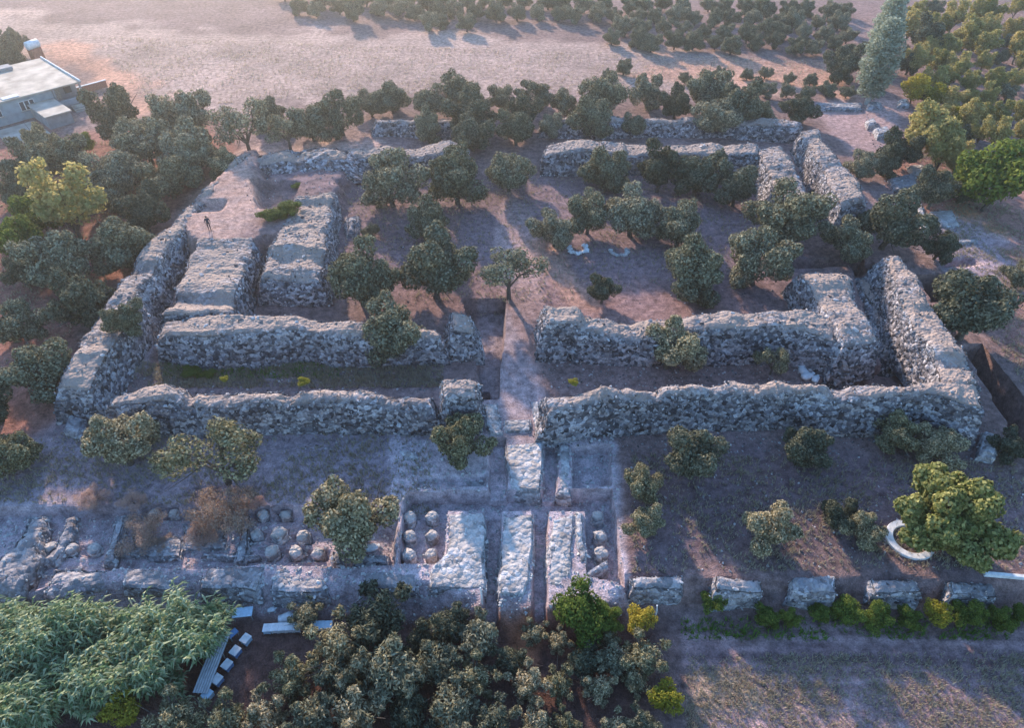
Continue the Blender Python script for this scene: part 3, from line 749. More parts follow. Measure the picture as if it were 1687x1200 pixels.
# loose blocks on the right-hand ruins
def slab(label, pts, z, h, mat='pale_masonry', seed=0, name='foundation_slab', cat='foundation', dirt=0.5, big=8):
    a, b, c, d = pts       # near-left, near-right, far-right, far-left
    return block(label, [(a, d, z), (b, c, z)], seed, z0=z-h, mat=mat, smat='pale_stone', name=name, cat=cat, big=big, dens=1.0, amp=0.07, dirt=dirt, res=0.3)
slab('pinkish platform with squared near edge beside the forked olive', [(1476,312),(1512,306),(1508,284),(1462,290)], 0.7, 0.9, 'grey_masonry', 81)
slab('small pale slab right of the forked olive', [(1504,286),(1530,282),(1522,270),(1498,272)], 0.5, 0.7, 'pale_masonry', 82)
slab('bluish slab lying below the dark round olive on the right', [(1548,368),(1584,370),(1570,344),(1532,346)], 0.5, 0.7, 'pale_masonry', 83)
slab('broken kerb of stones left of the bluish slab', [(1518,362),(1532,364),(1520,332),(1505,334)], 0.5, 0.7, 'pale_masonry', 84)
slab('pale block row below the broken kerb, behind a small olive', [(1520,378),(1548,376),(1545,366),(1518,368)], 0.4, 0.6, 'pale_masonry', 85)
slab('pair of fallen white column drums, the far one', [(1430,206),(1446,202),(1440,192),(1425,196)], 0.8, 0.8, 'pale_masonry', 86, 'fallen_block', 'stone block', 0.1)
slab('pair of fallen white column drums, the near one', [(1448,222),(1470,216),(1462,206),(1442,210)], 0.9, 0.9, 'pale_masonry', 87, 'fallen_block', 'stone block', 0.1)
slab('squared pale block lying under the tall poplar', [(1478,172),(1498,172),(1496,162),(1480,162)], 0.7, 0.7, 'pale_masonry', 88, 'fallen_block', 'stone block', 0.1)
slab('low blue-grey stone bank under the poplar', [(1430,176),(1455,176),(1452,166),(1430,166)], 0.6, 0.6, 'grey_masonry', 89)
slab('long low rubble bank behind the far right corner', [(1345,178),(1420,178),(1420,168),(1345,168)], 0.5, 0.6, 'grey_masonry', 90)
slab('low ruined pier foot outside the near right corner of the front wall', [(1612,748),(1640,752),(1645,715),(1622,708)], 0.9, 1.0, 'pale_masonry', 91)
slab('low grey wall stub beneath the left outer wall end', [(100,712),(130,722),(140,690),(112,680)], 0.8, 0.9, 'grey_masonry', 92)
slab('row of low stones on the bare ground at the right', [(1560,402),(1612,398),(1610,390),(1560,393)], 0.3, 0.5, 'grey_masonry', 93)
slab('small heap of pale stones beside the olive in front of the front wall', [(662,752),(688,752),(686,738),(660,738)], 0.4, 0.6, 'pale_masonry', 94)

# ------------------------------------------------------------------ trees
def leaf_mesh(name, C, R, n, ll, lw, seed, bias=0.55, up=0.0, flat=1.0, droop=0.0, fold=False):
    """n leaf faces per clump spread through the clumps C (centres) of radius R"""
    r = np.random.default_rng(seed); C = np.asarray(C, float); R = np.asarray(R, float)
    w = R**2/np.sum(R**2); tot = n*len(C)
    k = r.choice(len(C), tot, p=w)
    d = r.normal(size=(tot, 3)); d /= np.linalg.norm(d, axis=1)[:, None]
    rad = (bias+(1-bias)*r.uniform(size=tot)**0.6)
    # lumpy clumps
    lump = 1+0.22*noise3(d[:, 0]*2.4+k, d[:, 1]*2.4, d[:, 2]*2.4, seed)
    p = C[k]+d*(rad*R[k]*lump)[:, None]*np.array((1, 1, flat))
    nr = d+r.normal(size=(tot, 3))*0.42+np.array((0, 0, .15)); nr /= np.linalg.norm(nr, axis=1)[:, None]
    ax = np.cross(nr, r.normal(size=(tot, 3)))+d*.35+np.array((0, 0, up-droop)); ax /= np.linalg.norm(ax, axis=1)[:, None]
    sd = np.cross(nr, ax); sd /= np.linalg.norm(sd, axis=1)[:, None]+1e-9
    L = r.uniform(*ll, size=tot)[:, None]; W = r.uniform(*lw, size=tot)[:, None]
    V = np.stack([p-ax*L*0.5, p+sd*W*0.5, p+ax*L*0.5, p-sd*W*0.5], 1).reshape(-1, 3)
    F = np.arange(tot*4).reshape(-1, 4)
    return mesh_np(name, V, F)

def trunk_mb(C, base_r, fork_z, r, n_limb=6, lean=0.15):
    mb = MB(); fx, fy = r.uniform(-lean, lean, 2)
    pts = [(0,0,-0.4),(fx*.15,fy*.15,fork_z*.35),(fx*.6,fy*.6,fork_z*.7),(fx,fy,fork_z)]
    mb.tube(pts, [base_r*1.35, base_r*1.05, base_r*.95, base_r*.8], 8)
    idx = r.permutation(len(C))[:n_limb]
    for q in idx:
        c = C[q]; m1 = (fx*.6+c[0]*.4+r.uniform(-.15, .15), fy*.6+c[1]*.4+r.uniform(-.15, .15), fork_z+(c[2]-fork_z)*.55)
        mb.tube([(fx,fy,fork_z-.15), m1, tuple(c)], [base_r*.62, base_r*.4, base_r*.15], 6)
        for _ in range(2):
            e = np.array(c)+r.normal(size=3)*0.6
            mb.tube([m1, tuple((np.array(m1)+e)/2+r.normal(size=3)*.1), tuple(e)], [base_r*.3, base_r*.2, base_r*.07], 5)
    return mb

PROTO = {}
def proto(key, crown_w, crown_c, parts):
    """parts: list of (name, mesh, material); crown_w metres wide, crown centre at height crown_c"""
    PROTO[key] = (crown_w, crown_c, parts)

def make_olive(key, seed, mat, n=15, n_leaf=560, spread=(1.9,1.9,1.25), zc=2.15, rc=(0.5,0.88), ll=(.15,.28), lw=(.09,.17), fork=.55, br=0.2, sparse=False, bias=.72):
    r = np.random.default_rng(seed); C = []; R = []
    nl = max(6, int(n*.42))
    for i in range(nl):                      # main boughs, uneven all round
        a = 2*math.pi*(i*0.618)+r.uniform(-.5, .5); t = (i+.5)/nl
        el = math.asin(1-1.85*t); k = r.uniform(.5, 1.15)
        q = np.array((spread[0]*k*math.cos(el)*math.cos(a), spread[1]*k*math.cos(el)*math.sin(a), zc+spread[2]*k*math.sin(el)))
        R0 = r.uniform(.85, 1.15)*rc[1]; C.append(q); R.append(R0)
        for _ in range(3):                   # puffs of foliage on each bough
            d = r.normal(size=3); d[2] = abs(d[2])*.7; d += (q-np.array((0, 0, zc)))*.6; d /= np.linalg.norm(d)
            C.append(q+d*R0*r.uniform(.7, 1.05)); R.append(r.uniform(rc[0]*.75, rc[0]*1.15))
    if not sparse:
        C.append(np.array((0, 0, zc-.2))); R.append(spread[2]*.95)
    C = np.array(C); C[:, :2] += r.uniform(-.25, .25, 2); R = np.array(R); n_leaf = int(n_leaf*n/len(C))
    cr = leaf_mesh('crown', C, R, n_leaf, ll, lw, seed+1, bias=bias)
    tb = trunk_mb(C, br, fork, r)
    me = bpy.data.meshes.new('trunk'); me.from_pydata(tb.v, [], tb.f); me.update()
    co = np.empty(len(cr.vertices)*3, np.float32); cr.vertices.foreach_get('co', co); co = co.reshape(-1, 3)
    lo_, hi_ = np.percentile(co, 2, axis=0), np.percentile(co, 98, axis=0)
    w = 1.15*float((hi_-lo_)[:2].mean()); zc = float((lo_+hi_)[2]/2)
    proto(key, w, zc, [('trunk', me, M['bark']), ('crown', cr, mat)])

for i in range(5): make_olive('o%d' % i, 200+i*3, M['olive'], n=20+2*i, spread=(1.75+.15*(i%3), 1.95-.15*(i%2), 1.35+.15*(i%2)))
for i in range(3): make_olive('t%d' % i, 300+i*3, M['olive_tan'], n=20+2*i, spread=(2.05, 1.8, 1.45), rc=(.42, .82))
for i in range(3): make_olive('d%d' % i, 400+i*3, M['olive_dark'], n=21, spread=(1.95, 1.75, 1.45), rc=(.42,.8))
make_olive('a0', 450, M['olive'], n=9, n_leaf=420, spread=(1.8,1.6,1.0), zc=3.0, rc=(.5,.85), sparse=True, fork=1.3, br=.16)
make_olive('a1', 455, M['olive_tan'], n=10, n_leaf=420, spread=(2.0,1.5,1.3), zc=3.0, rc=(.5,.9), sparse=True, fork=1.2, br=.16)
for i in range(3): make_olive('n%d' % i, 470+i*5, M['olive_dark' if i == 1 else 'olive_tan' if i == 2 else 'olive'], n=26, n_leaf=190, spread=(2.2,2.0,1.7), rc=(.28,.52), ll=(.24,.46), lw=(.08,.15), bias=.25)
for i in range(3): make_olive('y%d' % i, 500+i*3, M['orchard'], n=18, n_leaf=230, spread=(1.7,1.7,1.7), zc=3.0, rc=(.45,.85), ll=(.22,.38), lw=(.14,.24), br=.13, bias=.4)
for i in range(2): make_olive('g%d' % i, 530+i*3, M['green'], n=14, n_leaf=520, spread=(1.7,1.7,1.3), zc=2.2, rc=(.6,1.0), ll=(.18,.32), lw=(.11,.2), fork=.5, br=.1)
make_olive('yb', 540, M['yellow'], n=9, n_leaf=380, spread=(1.2,1.2,1.3), zc=2.1, rc=(.4,.75), ll=(.18,.3), lw=(.11,.18), fork=.4, br=.08)
make_olive('fig', 550, M['fig'], n=48, n_leaf=640, spread=(2.3,2.3,1.9), zc=2.6, rc=(.55,.9), ll=(.2,.34), lw=(.17,.27), fork=.8, br=.22, bias=.7)
make_olive('dry', 560, M['dry'], n=24, n_leaf=300, spread=(1.4,1.3,.8), zc=1.2, rc=(.4,.7), ll=(.10,.22), lw=(.03,.06), fork=.25, br=.05, sparse=True, bias=.2)
make_olive('bush', 570, M['olive_dark'], n=10, n_leaf=380, spread=(1.3,1.3,.9), zc=1.3, rc=(.5,.8), ll=(.18,.3), lw=(.1,.16), fork=.3, br=.08)
def make_poplar():
    r = np.random.default_rng(77); C = []; R = []
    for i in range(34):
        t = i/33; rad = 1.35*math.sin(math.pi*(0.12+0.82*t))**.7; a = i*2.4
        C.append((rad*.7*math.cos(a), rad*.7*math.sin(a), 1.6+11.5*t)); R.append(0.55+0.65*math.sin(math.pi*(0.15+.8*t)))
    cr = leaf_mesh('crown', C, R, 330, (.22,.38), (.15,.26), 78, bias=.5, up=.5)
    mb = MB(); mb.tube([(0,0,-.4),(0,0,3),(0.1,0,8),(0,.1,12.5)], [.3,.24,.15,.05], 8)
    for i in range(0, 30, 3): mb.tube([(0,0,1+i*.33), tuple(C[i])], [.07,.03], 5)
    me = bpy.data.meshes.new('trunk'); me.from_pydata(mb.v, [], mb.f); me.update()
    proto('pop', 4.0, 7.0, [('trunk', me, M['pale_bark']), ('crown', cr, M['poplar'])])
make_poplar()

USED = {}
def tree(px, py, w, key, label, group=None, name='olive_tree', cat='tree', zs=None, base=None):
    """px, py: centre of the crown in the survey photo, w: its width there; the tree stands on the ground"""
    cw, cc, parts = PROTO[key]; q = rng.uniform(.92, 1.12) if zs is None else zs; cc = cc*q
    g = 0.0 if base is None else base; s = 1.0
    for _ in range(6):
        z = g+cc*s
        p = at(px, py, z); s = w/FPX*depth_at(px, py, z)/cw
        if base is None: g = 0.5*g+0.5*gz(p[0], p[1])
    p = at(px, py, g+cc*s)
    g = gz(p[0], p[1]) if base is None else base
    root = empty(name, (p[0], p[1], g), rng.uniform(0, 6.28))
    root.scale = (s*rng.uniform(.9, 1.12), s*rng.uniform(.9, 1.12), s*q)
    for nm, me, mat in parts:
        link(nm, me, mat, root)
    tag(root, label, cat, group)
    return root

T = tree
ORD = ['first','second','third','fourth','fifth','sixth','seventh','eighth','ninth','tenth','eleventh','twelfth','thirteenth','fourteenth','fifteenth','sixteenth','seventeenth','eighteenth','nineteenth','twentieth','twenty-first','twenty-second','twenty-third','twenty-fourth','twenty-fifth','twenty-sixth','twenty-seventh','twenty-eighth','twenty-ninth','thirtieth']
# courtyard
T(642,297,100,'o0','rounded olive against the inner back wall, left of the pair')
T(751,292,96,'o1','rounded olive against the inner back wall, right of the pair')
T(838,280,84,'o2','olive with clear trunk standing at the head of the central path')
T(704,360,68,'o3','small upright olive in the left courtyard below the back pair')
T(610,380,30,'bush','tiny dark bush beside the left foundations in the courtyard')
T(590,452,112,'o4','large dense olive in the left courtyard nearest the partition stub')
T(714,436,116,'d0','large dark olive in the left courtyard beside the passage pit')
T(838,442,92,'a0','sparse arching olive standing across the central path')
T(652,548,108,'o1','olive growing over the inner front wall left of the path')
T(1000,280,74,'o3','olive against the inner back wall just right of the path')
T(1088,272,80,'d1','dark olive in the clump under the inner back wall, left one')
T(1150,285,92,'d2','dark olive in the clump under the inner back wall, middle one')
T(1215,302,76,'d0','dark olive in the clump under the inner back wall, right one')
T(914,378,70,'o0','olive at the left end of the courtyard row above the white rings')
T(970,350,80,'o2','second olive of the courtyard row above the white rings')
T(1042,350,90,'o4','third and tallest olive of the courtyard row above the white rings')
T(1120,372,76,'o1','olive at the right end of the courtyard row')
T(993,475,56,'d1','small dark green olive standing behind the inner front wall')
T(1145,443,98,'o3','round olive alone in the right courtyard before the inner front wall')
T(1250,428,100,'o0','round olive in the right courtyard beside the long shadowed cut')
T(1298,352,118,'o2','large spreading olive covering the broken inner right wall')
T(1105,568,104,'t0','olive in the front corridor right of the path')
T(1278,590,56,'a1','thin tan olive leaning beside the white sacks in the corridor')
T(1310,560,34,'t1','slim upright olive sprout behind the leaning one in the corridor')
# front yard
T(755,728,104,'t2','tall olive at the foot of the rubble pier left of the ramp')
T(352,738,146,'a1','wide ragged olive in the front yard with tan top')
T(196,728,112,'t0','dark and tan olive beside the near end of the left wall')
T(1148,748,112,'d1','dark green olive in shade before the right front wall')
T(1332,736,92,'d2','dim olive in shade before the right front wall, middle one')
T(1480,710,84,'t1','tan-topped olive by the right front corner, left one')
T(1540,732,80,'t2','tan-topped olive by the right front corner, right one')
T(1265,858,94,'t0','dense round olive alone in the right front yard')
T(1378,845,60,'d0','small blue-green olive left of its tan neighbour in the right yard')
T(1425,868,76,'t1','small tan olive between the blue-green one and the white kerb')
T(1580,846,150,'fig','big yellow-green fig tree beside the white curved kerb', name='fig_tree')
T(1062,802,66,'t2','narrow tan olive right of the excavation, far one')
T(1068,864,66,'t0','narrow tan olive right of the excavation, near one')
T(572,852,140,'t1','broad tan olive leaning over the pier stubs in the strip')
T(207,522,58,'o1','small olive growing on top of the left outer wall', base=3.0)
T(1662,735,62,'d2','dark bush-like olive at the right edge below the trench')
T(22,745,92,'t2','olive at the left edge beside the front yard')
# left grove
LG = [(188,182,92,'d0','dense round dark tree beside the flat-roofed house'),(305,188,88,'o1','olive at the field edge right of the round dark tree'),(235,226,100,'o2','broad olive below the round dark tree by the house'),
 (310,246,92,'o3','olive hanging over the corner of the left wall'),(370,268,66,'t1','small tan olive on the filled corner of the ruin'),(190,282,88,'o4','olive in the left grove above the red clearing'),(275,292,92,'o0','olive with red soil behind it in the left grove'),
 (105,258,74,'o1','olive below the concrete pad of the house'),(60,232,62,'t2','brownish small olive against the lower slab of the house'),(38,272,84,'d1','dark olive at the left edge below the house'),(170,320,74,'o2','olive in the left grove behind the yellow-green tree'),
 (230,345,88,'d2','dark olive beside the upper left outer wall'),(55,320,66,'d0','dark tree left of the yellow-green one'),(200,402,98,'o3','olive touching the middle of the left outer wall'),(92,425,112,'o4','broad olive in the middle of the left grove'),
 (25,392,74,'g0','green leafy tree at the left edge of the grove'),(28,440,60,'d1','dark shrub at the left edge under the green tree'),(130,497,112,'d2','round dark olive beside the red clearing'),(28,532,86,'o0','olive at the left edge below the red clearing'),
 (62,612,100,'o1','olive beside the near end of the left outer wall'),(20,310,58,'o2','small olive at the left edge by the yellow-green tree'),(-20,660,90,'d1','olive cut by the left edge of the frame'),(135,235,40,'g1','small bright shrub below the house steps'),(330,225,40,'o4','low olive at the left back corner of the ruin')]
for x, y, w, k, lb in LG: T(x, y, w, k, lb, 'trees of the left grove')
T(98,318,104,'y0','yellow-green tree in the middle of the left grove', 'trees of the left grove', name='orchard_tree')
T(60,345,80,'g1','second yellow-green tree, nearer the left edge', 'trees of the left grove', name='orchard_tree')
# back row
BR = [(398,200,82,'a0','olive with forked trunk at the left end of the back row'),(470,206,70,'a0','low olive with twisted trunk in the back row, second from left'),(512,200,66,'o1','olive in the back row before the pale field, third from left'),(560,188,76,'o0','broad olive in the back row left of the low back wall'),
 (610,168,48,'o2','small olive at the field edge above the left back wall'),(645,160,56,'o3','olive at the field edge above the left back wall, right of the small one'),(706,165,58,'o4','olive of the far row left of the path'),(760,152,66,'o1','pale olive of the far row, twin tops, left of the path'),(775,178,78,'d0','dark olive behind the back wall left of the path'),
 (825,160,48,'o2','neat olive with visible trunk at the far end of the path'),(882,154,52,'o0','olive of the far row just right of the path'),(868,176,66,'d1','dark olive in the middle of the far row'),(705,206,54,'o3','round olive before the low back wall left of the path'),(778,216,78,'d2','olive hanging beside the inner gap left of the path'),
 (850,208,66,'o4','olive between the two back walls on the path'),(906,206,42,'o1','small olive at the end of the right back wall'),(990,152,76,'o2','broad pale olive at the field edge right of the path'),(975,194,66,'o3','olive over the right back wall near the path'),(1068,150,60,'o0','olive with leaning trunk at the field edge'),
 (1046,205,40,'o4','small olive between the two right back walls'),(1115,165,54,'d0','olive behind the right back wall, left of the dense clump'),(1165,148,72,'o1','olive in the dense clump behind the right back wall, far one'),(1216,164,82,'d1','dark olive in the dense clump behind the right back wall, right one'),(1176,190,74,'o2','olive in the dense clump over the right back wall, near one'),
 (1318,178,62,'d2','olive at the far right corner of the outer walls'),(1255,188,46,'o3','small olive left of the far right corner'),(440,184,54,'o3','olive at the pale field edge behind the forked one'),(930,168,46,'o0','small olive in the far row right of the dark one')]
for x, y, w, k, lb in BR: T(x, y, w, k, lb, 'olives along the back of the ruin')
# right side
RS = [(1476,242,78,'d0','dark olive beside the fallen white drums'),(1420,270,52,'o1','left half of the forked olive outside the right wall'),(1460,266,46,'o3','right half of the forked olive outside the right wall'),(1545,306,78,'d1','dark round olive among the right-hand slabs'),(1592,318,40,'d2','small dark bush beside the dark round olive'),
 (1472,360,104,'d0','wide dark olive filling the gap in the right wall'),(1402,395,78,'o0','olive in the right corridor before the gap'),(1550,402,66,'d2','small olive on the bare ground right of the gap'),(1612,500,132,'d1','wide dark olive outside the right wall above the trench'),(1684,452,56,'o2','olive cut by the right edge above the wide dark one')]
for x, y, w, k, lb in RS: T(x, y, w, k, lb, 'olives outside the right wall')
T(1645,292,116,'g0','bright green leafy tree at the right edge', name='leafy_tree')
T(1598,282,40,'yb','small yellow bush on the left flank of the bright green tree', name='yellow_bush', cat='bush')
T(1452,100,66,'pop','tall pale silvery poplar at the upper right, near one', name='poplar_tree', zs=.62)
T(1462,50,60,'pop','tall pale poplar at the upper right, far one', name='poplar_tree', zs=.6)
YO = []
for x, y, w in [(1232,122,20),(1262,118,24),(1300,128,22),(1336,130,20),(1264,148,26),(1298,148,26),(1332,150,26),(1364,146,26),(1396,150,24),(1238,150,24),(1130,128,22),(1186,120,22),(1000,122,18),(1028,110,26)]:
    YO.append((x, y, w))
for row, (y0, y1) in enumerate(((0,135),(135,200))):
    for i, (x, y, w) in enumerate(sorted(q for q in YO if y0 <= q[1] < y1)):
        T(x, y, w, 'o%d' % rng.integers(0, 5), 'young small olive, %s from the left in the %s row left of the poplars' % (ORD[i], ['far', 'near'][row]), 'young olives in rows')
T(1398,92,60,'d1','dark tree left of the poplars'); T(1385,120,44,'d2','smaller dark tree before the poplars')
T(1530,55,60,'d1','dark green tree right of the far poplar'); T(1500,100,46,'d2','dark green tree right of the near poplar')
# upper right orchard (autumn tints)
r_o = np.random.default_rng(5)
n_o = 0
for row in range(11):
    cnt_ = 0
    for c_ in range(10):
        y = 12+row*29+r_o.uniform(-8, 8); x = 1505+c_*34-(row % 2)*14+row*9+r_o.uniform(-10, 10)
        if x > 1730 or y > 300 or x < 1500+max(0, (y-120))*.42: continue
        if (1590 < x < 1700 and 235 < y < 330): continue
        key = 'y%d' % r_o.integers(0, 3) if r_o.uniform() > .22 else 'o%d' % r_o.integers(0, 5)
        T(x, y, r_o.uniform(27, 40), key, '%s tree in the upper right orchard, %s row, %s from the left' % ('yellowing' if key[0] == 'y' else 'grey-green', ORD[row], ORD[cnt_]), 'upper right orchard', name='orchard_tree'); n_o += 1; cnt_ += 1
for x, y, w, lb in [(1510,142,40,'bright yellow bush right of the near poplar'),(1580,192,34,'bright yellow bush inside the upper right orchard'),(1545,155,32,'small yellow bush among the upper right orchard trees')]:
    T(x, y, w, 'yb', lb, name='yellow_bush', cat='bush')
for x, y, w, lb in [(1530,205,70,'tan scrubby tree at the orchard edge'),(1560,235,60,'brown-green scrubby tree above the red track')]:
    T(x, y, w, 'y2', lb, name='orchard_tree')
# far orchard in the haze
for row in range(4):
    cnt_ = 0
    for c_ in range(30):
        x = 470+c_*33+(row % 2)*16+r_o.uniform(-7, 7); y = -10+row*20+r_o.uniform(-4, 4)+(x-470)*0.025
        if x < 640 and y > 15: continue
        if x < 1000 and y > 36: continue
        if x > 1400: continue
        T(x, y, r_o.uniform(26, 36), 'o%d' % r_o.integers(0, 5), 'hazy olive of the far orchard, %s row from the top, %s from the left' % (ORD[row], ORD[cnt_]), 'far orchard'); cnt_ += 1
for x, y, w, lb in [(-10,72,60,'dark tree behind the house, at the left edge'),(22,68,46,'dark tree behind the house, nearest the water tank'),(10,95,50,'dark tree behind the house, lowest of the group'),(-30,50,60,'dark tree behind the house, farthest back')]:
    T(x, y, w, 'd%d' % rng.integers(0, 3), lb, 'trees behind the house')
# lower orchard
LO = [(622,1022,112,'n1'),(548,1062,110,'n2'),(735,1026,78,'n1'),(792,1046,72,'n0'),(880,1040,46,'n2'),(920,1058,48,'n2'),(1000,1044,52,'n2'),(1060,1078,82,'n2'),(1050,1118,60,'n2'),(480,1120,92,'n2'),(560,1122,90,'n1'),
 (640,1102,110,'n0'),(712,1092,76,'n0'),(782,1112,82,'n2'),(870,1128,72,'n2'),(925,1124,60,'n2'),(985,1132,58,'n2'),(580,1176,104,'n2'),(668,1170,90,'n1'),(745,1172,90,'n0'),(812,1190,70,'n1'),(880,1196,70,'n2'),(930,1196,60,'n2'),
 (1012,1200,64,'n2'),(290,1176,92,'n2'),(372,1182,92,'n2'),(440,1176,84,'n2'),(510,1186,84,'n0'),(1065,1195,60,'n1'),(500,1010,60,'n2'),(690,1050,60,'n1'),(842,1085,60,'n1'),(960,1085,60,'n1'),(1010,1085,56,'n0'),(600,1240,110,'n0'),(720,1250,100,'n2'),(840,1255,90,'n1'),(940,1255,90,'n2'),(470,1250,110,'n1'),(340,1250,110,'n2')]
for row, (y0, y1) in enumerate(((980,1050),(1050,1100),(1100,1150),(1150,1205),(1205,1300))):
    for i, (x, y, w, k) in enumerate(sorted(q for q in LO if y0 <= q[1] < y1)):
        T(x, y, w*.95, k, '%s olive in the crowded lower orchard, %s row below the podium, %s from the left' % (['grey','dark','tan'][int(k[1])], ORD[row], ORD[i]), 'lower olive orchard')
T(957,1004,88,'g0','bright yellow-green shrub at the foot of the right podium block', name='green_shrub', cat='shrub')
T(1002,1012,54,'g1','darker green shrub leaning on the yellow-green one by the podium', name='green_shrub', cat='shrub')
T(1056,1022,46,'yb','yellow-green sapling beside the pale post', name='green_shrub', cat='shrub')
T(1098,1152,54,'yb','yellow-green sapling at the lower orchard edge by the straw field', name='green_shrub', cat='shrub')
T(197,1166,58,'yb','yellow-green bush below the reed bed', name='green_shrub', cat='shrub')
# bush row along the straw field
for x, y, w, k, lb in [(1182,992,40,'g1','dark green bush below the second terrace block'),(1262,1014,36,'g0','low green bush in the row, left end'),(1300,1014,34,'g1','low green bush in the row, second from left'),(1348,1010,34,'g0','low pale bush in the row below the third block'),(1398,1008,46,'g0','yellow-tinged bush in the row below the third and fourth blocks'),
  (1450,1014,54,'g1','wide dark bush in the row below the fourth block'),(1500,1014,44,'g1','dark bush in the row left of the yellow one'),(1605,1014,50,'g1','dark bush in the row right of the yellow one'),(1650,1014,46,'g1','dark bush near the right end of the row'),(1684,1012,36,'g0','bush cut by the right edge of the row')]:
    T(x, y, w, k, lb, 'bushes along the straw field', name='green_shrub', cat='shrub')
T(1546,1012,40,'yb','bright yellow bush in the row along the straw field', name='yellow_bush', cat='bush')
# dry brush in the strip
for x, y, w, lb in [(370,848,110,'large dry reddish bush in the excavated strip'),(146,822,48,'dry tan bush at the terrace edge, left one'),(218,822,46,'dry tan bush at the terrace edge, right one'),(240,872,80,'low brown brush in the sunken strip'),(268,895,34,'small reddish dry tuft in the strip'),(330,880,60,'dry reddish bush left of the large one'),(425,830,30,'small dry tuft on the terrace edge')]:
    T(x, y, w, 'dry', lb, 'dry bushes in the excavation', name='dry_bush', cat='bush')
for x, y, w, lb, b in [(315,612,30,'green weed clump in the left corridor, left one',None),(343,616,22,'green weed clump in the left corridor, right one',None),(440,586,24,'green weed at the foot of the inner left wall',None),(385,588,30,'dark weed at the foot of the inner left wall',None),
     (445,356,40,'bright green weed patch in the left hollow, left half',None),(478,350,40,'bright green weed patch in the left hollow, right half',None),(488,306,20,'small green tuft at the head of the left hollow',None)]:
    T(x, y, w, 'g0', lb, 'green weeds in the ruin', name='weed_clump', cat='weeds', zs=.45)
for x, y, w, lb, b in [(500,628,22,'yellow-green weed on the outer left front wall, right one',3.3),(369,625,15,'yellow-green weed on the outer left front wall, left one',3.3),(945,630,16,'yellow-green weed on the outer right front wall',3.6)]:
    T(x, y, w, 'yb', lb, 'green weeds in the ruin', name='weed_clump', cat='weeds', zs=.5, base=b)

# ------------------------------------------------------------------ reed bed
def reed_bed():
    poly = P([(-80,1010),(120,1000),(250,992),(350,990),(338,1040),(290,1085),(225,1115),(130,1150),(-100,1215)], LOW+3.0)
    lo, hi = poly.min(0), poly.max(0); r = np.random.default_rng(9)
    nc = 185; cl = r.uniform(lo, hi, (nc*2, 2)); cl = cl[sdist(cl[:, 0], cl[:, 1], poly) > 0][:nc]; nc = len(cl)
    ch = 2.9+1.6*fbm2(cl[:, 0]/2.5, cl[:, 1]/2.5, 6, 2)+r.uniform(-1.1, 1.4, nc)
    ci = np.repeat(np.arange(nc), 12); n = len(ci); dv = r.normal(size=(n, 2))
    p = cl[ci]+dv*.2
    g = ground_z(p[:, 0], p[:, 1]); h = ch[ci]+r.uniform(-.5, .4, n)
    lean = dv*.42+np.array((.30, -.25))+r.normal(size=(n, 2))*.1
    k = 20
    t = (np.arange(k)/k)[None, :]*0.62+0.38+r.uniform(-.03, .03, (n, k))
    base = np.stack([p[:, 0:1]+lean[:, 0:1]*t**2, p[:, 1:2]+lean[:, 1:2]*t**2, g[:, None]+h[:, None]*t], -1).reshape(-1, 3)
    a = (np.arange(k)[None, :]*2.4+r.uniform(0, 6.28, (n, 1))+r.normal(size=(n, k))*.4).reshape(-1)
    # leaves sweep with the wind, towards the lower right
    d = np.stack([np.cos(a)*.8+.45, np.sin(a)*.8-.35, np.zeros(len(a))], 1); d /= np.linalg.norm(d, axis=1)[:, None]+1e-9
    L = r.uniform(.45, .9, len(a))[:, None]; W = r.uniform(.045, .085, len(a))[:, None]
    s = np.stack([-d[:, 1], d[:, 0], np.zeros(len(a))], 1)
    m1 = base+d*L*.5+np.array((0, 0, 1))*L*.38; m2 = base+d*L+np.array((0, 0, 1))*L*.12
    V = np.stack([base-s*W*.4, base+s*W*.4, m1+s*W, m1-s*W, m2], 1).reshape(-1, 3)
    o = np.arange(len(a))[:, None]*5
    Fq = np.concatenate([o+np.array([[0, 1, 2]]), o+np.array([[0, 2, 3]]), o+np.array([[3, 2, 4]])], 0)
    # stems as thin three-sided tubes
    sv = []; sf = []; so = len(V)
    ts = np.array((0, .5, 1.0))
    for j in range(3):
        aa = 2*math.pi*j/3
        c = np.stack([p[:, 0:1]+lean[:, 0:1]*ts**2+.018*math.cos(aa), p[:, 1:2]+lean[:, 1:2]*ts**2+.018*math.sin(aa), g[:, None]-.2+h[:, None]*ts], -1)
        sv.append(c)
    S = np.stack(sv, 2).reshape(-1, 3); b9 = so+np.arange(n)[:, None]*9
    for lev in range(2):
        for j in range(3):
            j2 = (j+1) % 3; a0, a1, c0, c1 = lev*3+j, lev*3+j2, lev*3+3+j, lev*3+3+j2
            sf.append(b9+np.array([[a0, a1, c1]])); sf.append(b9+np.array([[a0, c1, c0]]))
    me = mesh_np('reeds', np.concatenate([V, S]), np.concatenate([Fq]+sf))
    tag(link('reeds', me, M['reed']), 'dense bed of tall green reeds at the lower left', 'reeds', kind='stuff')
reed_bed()

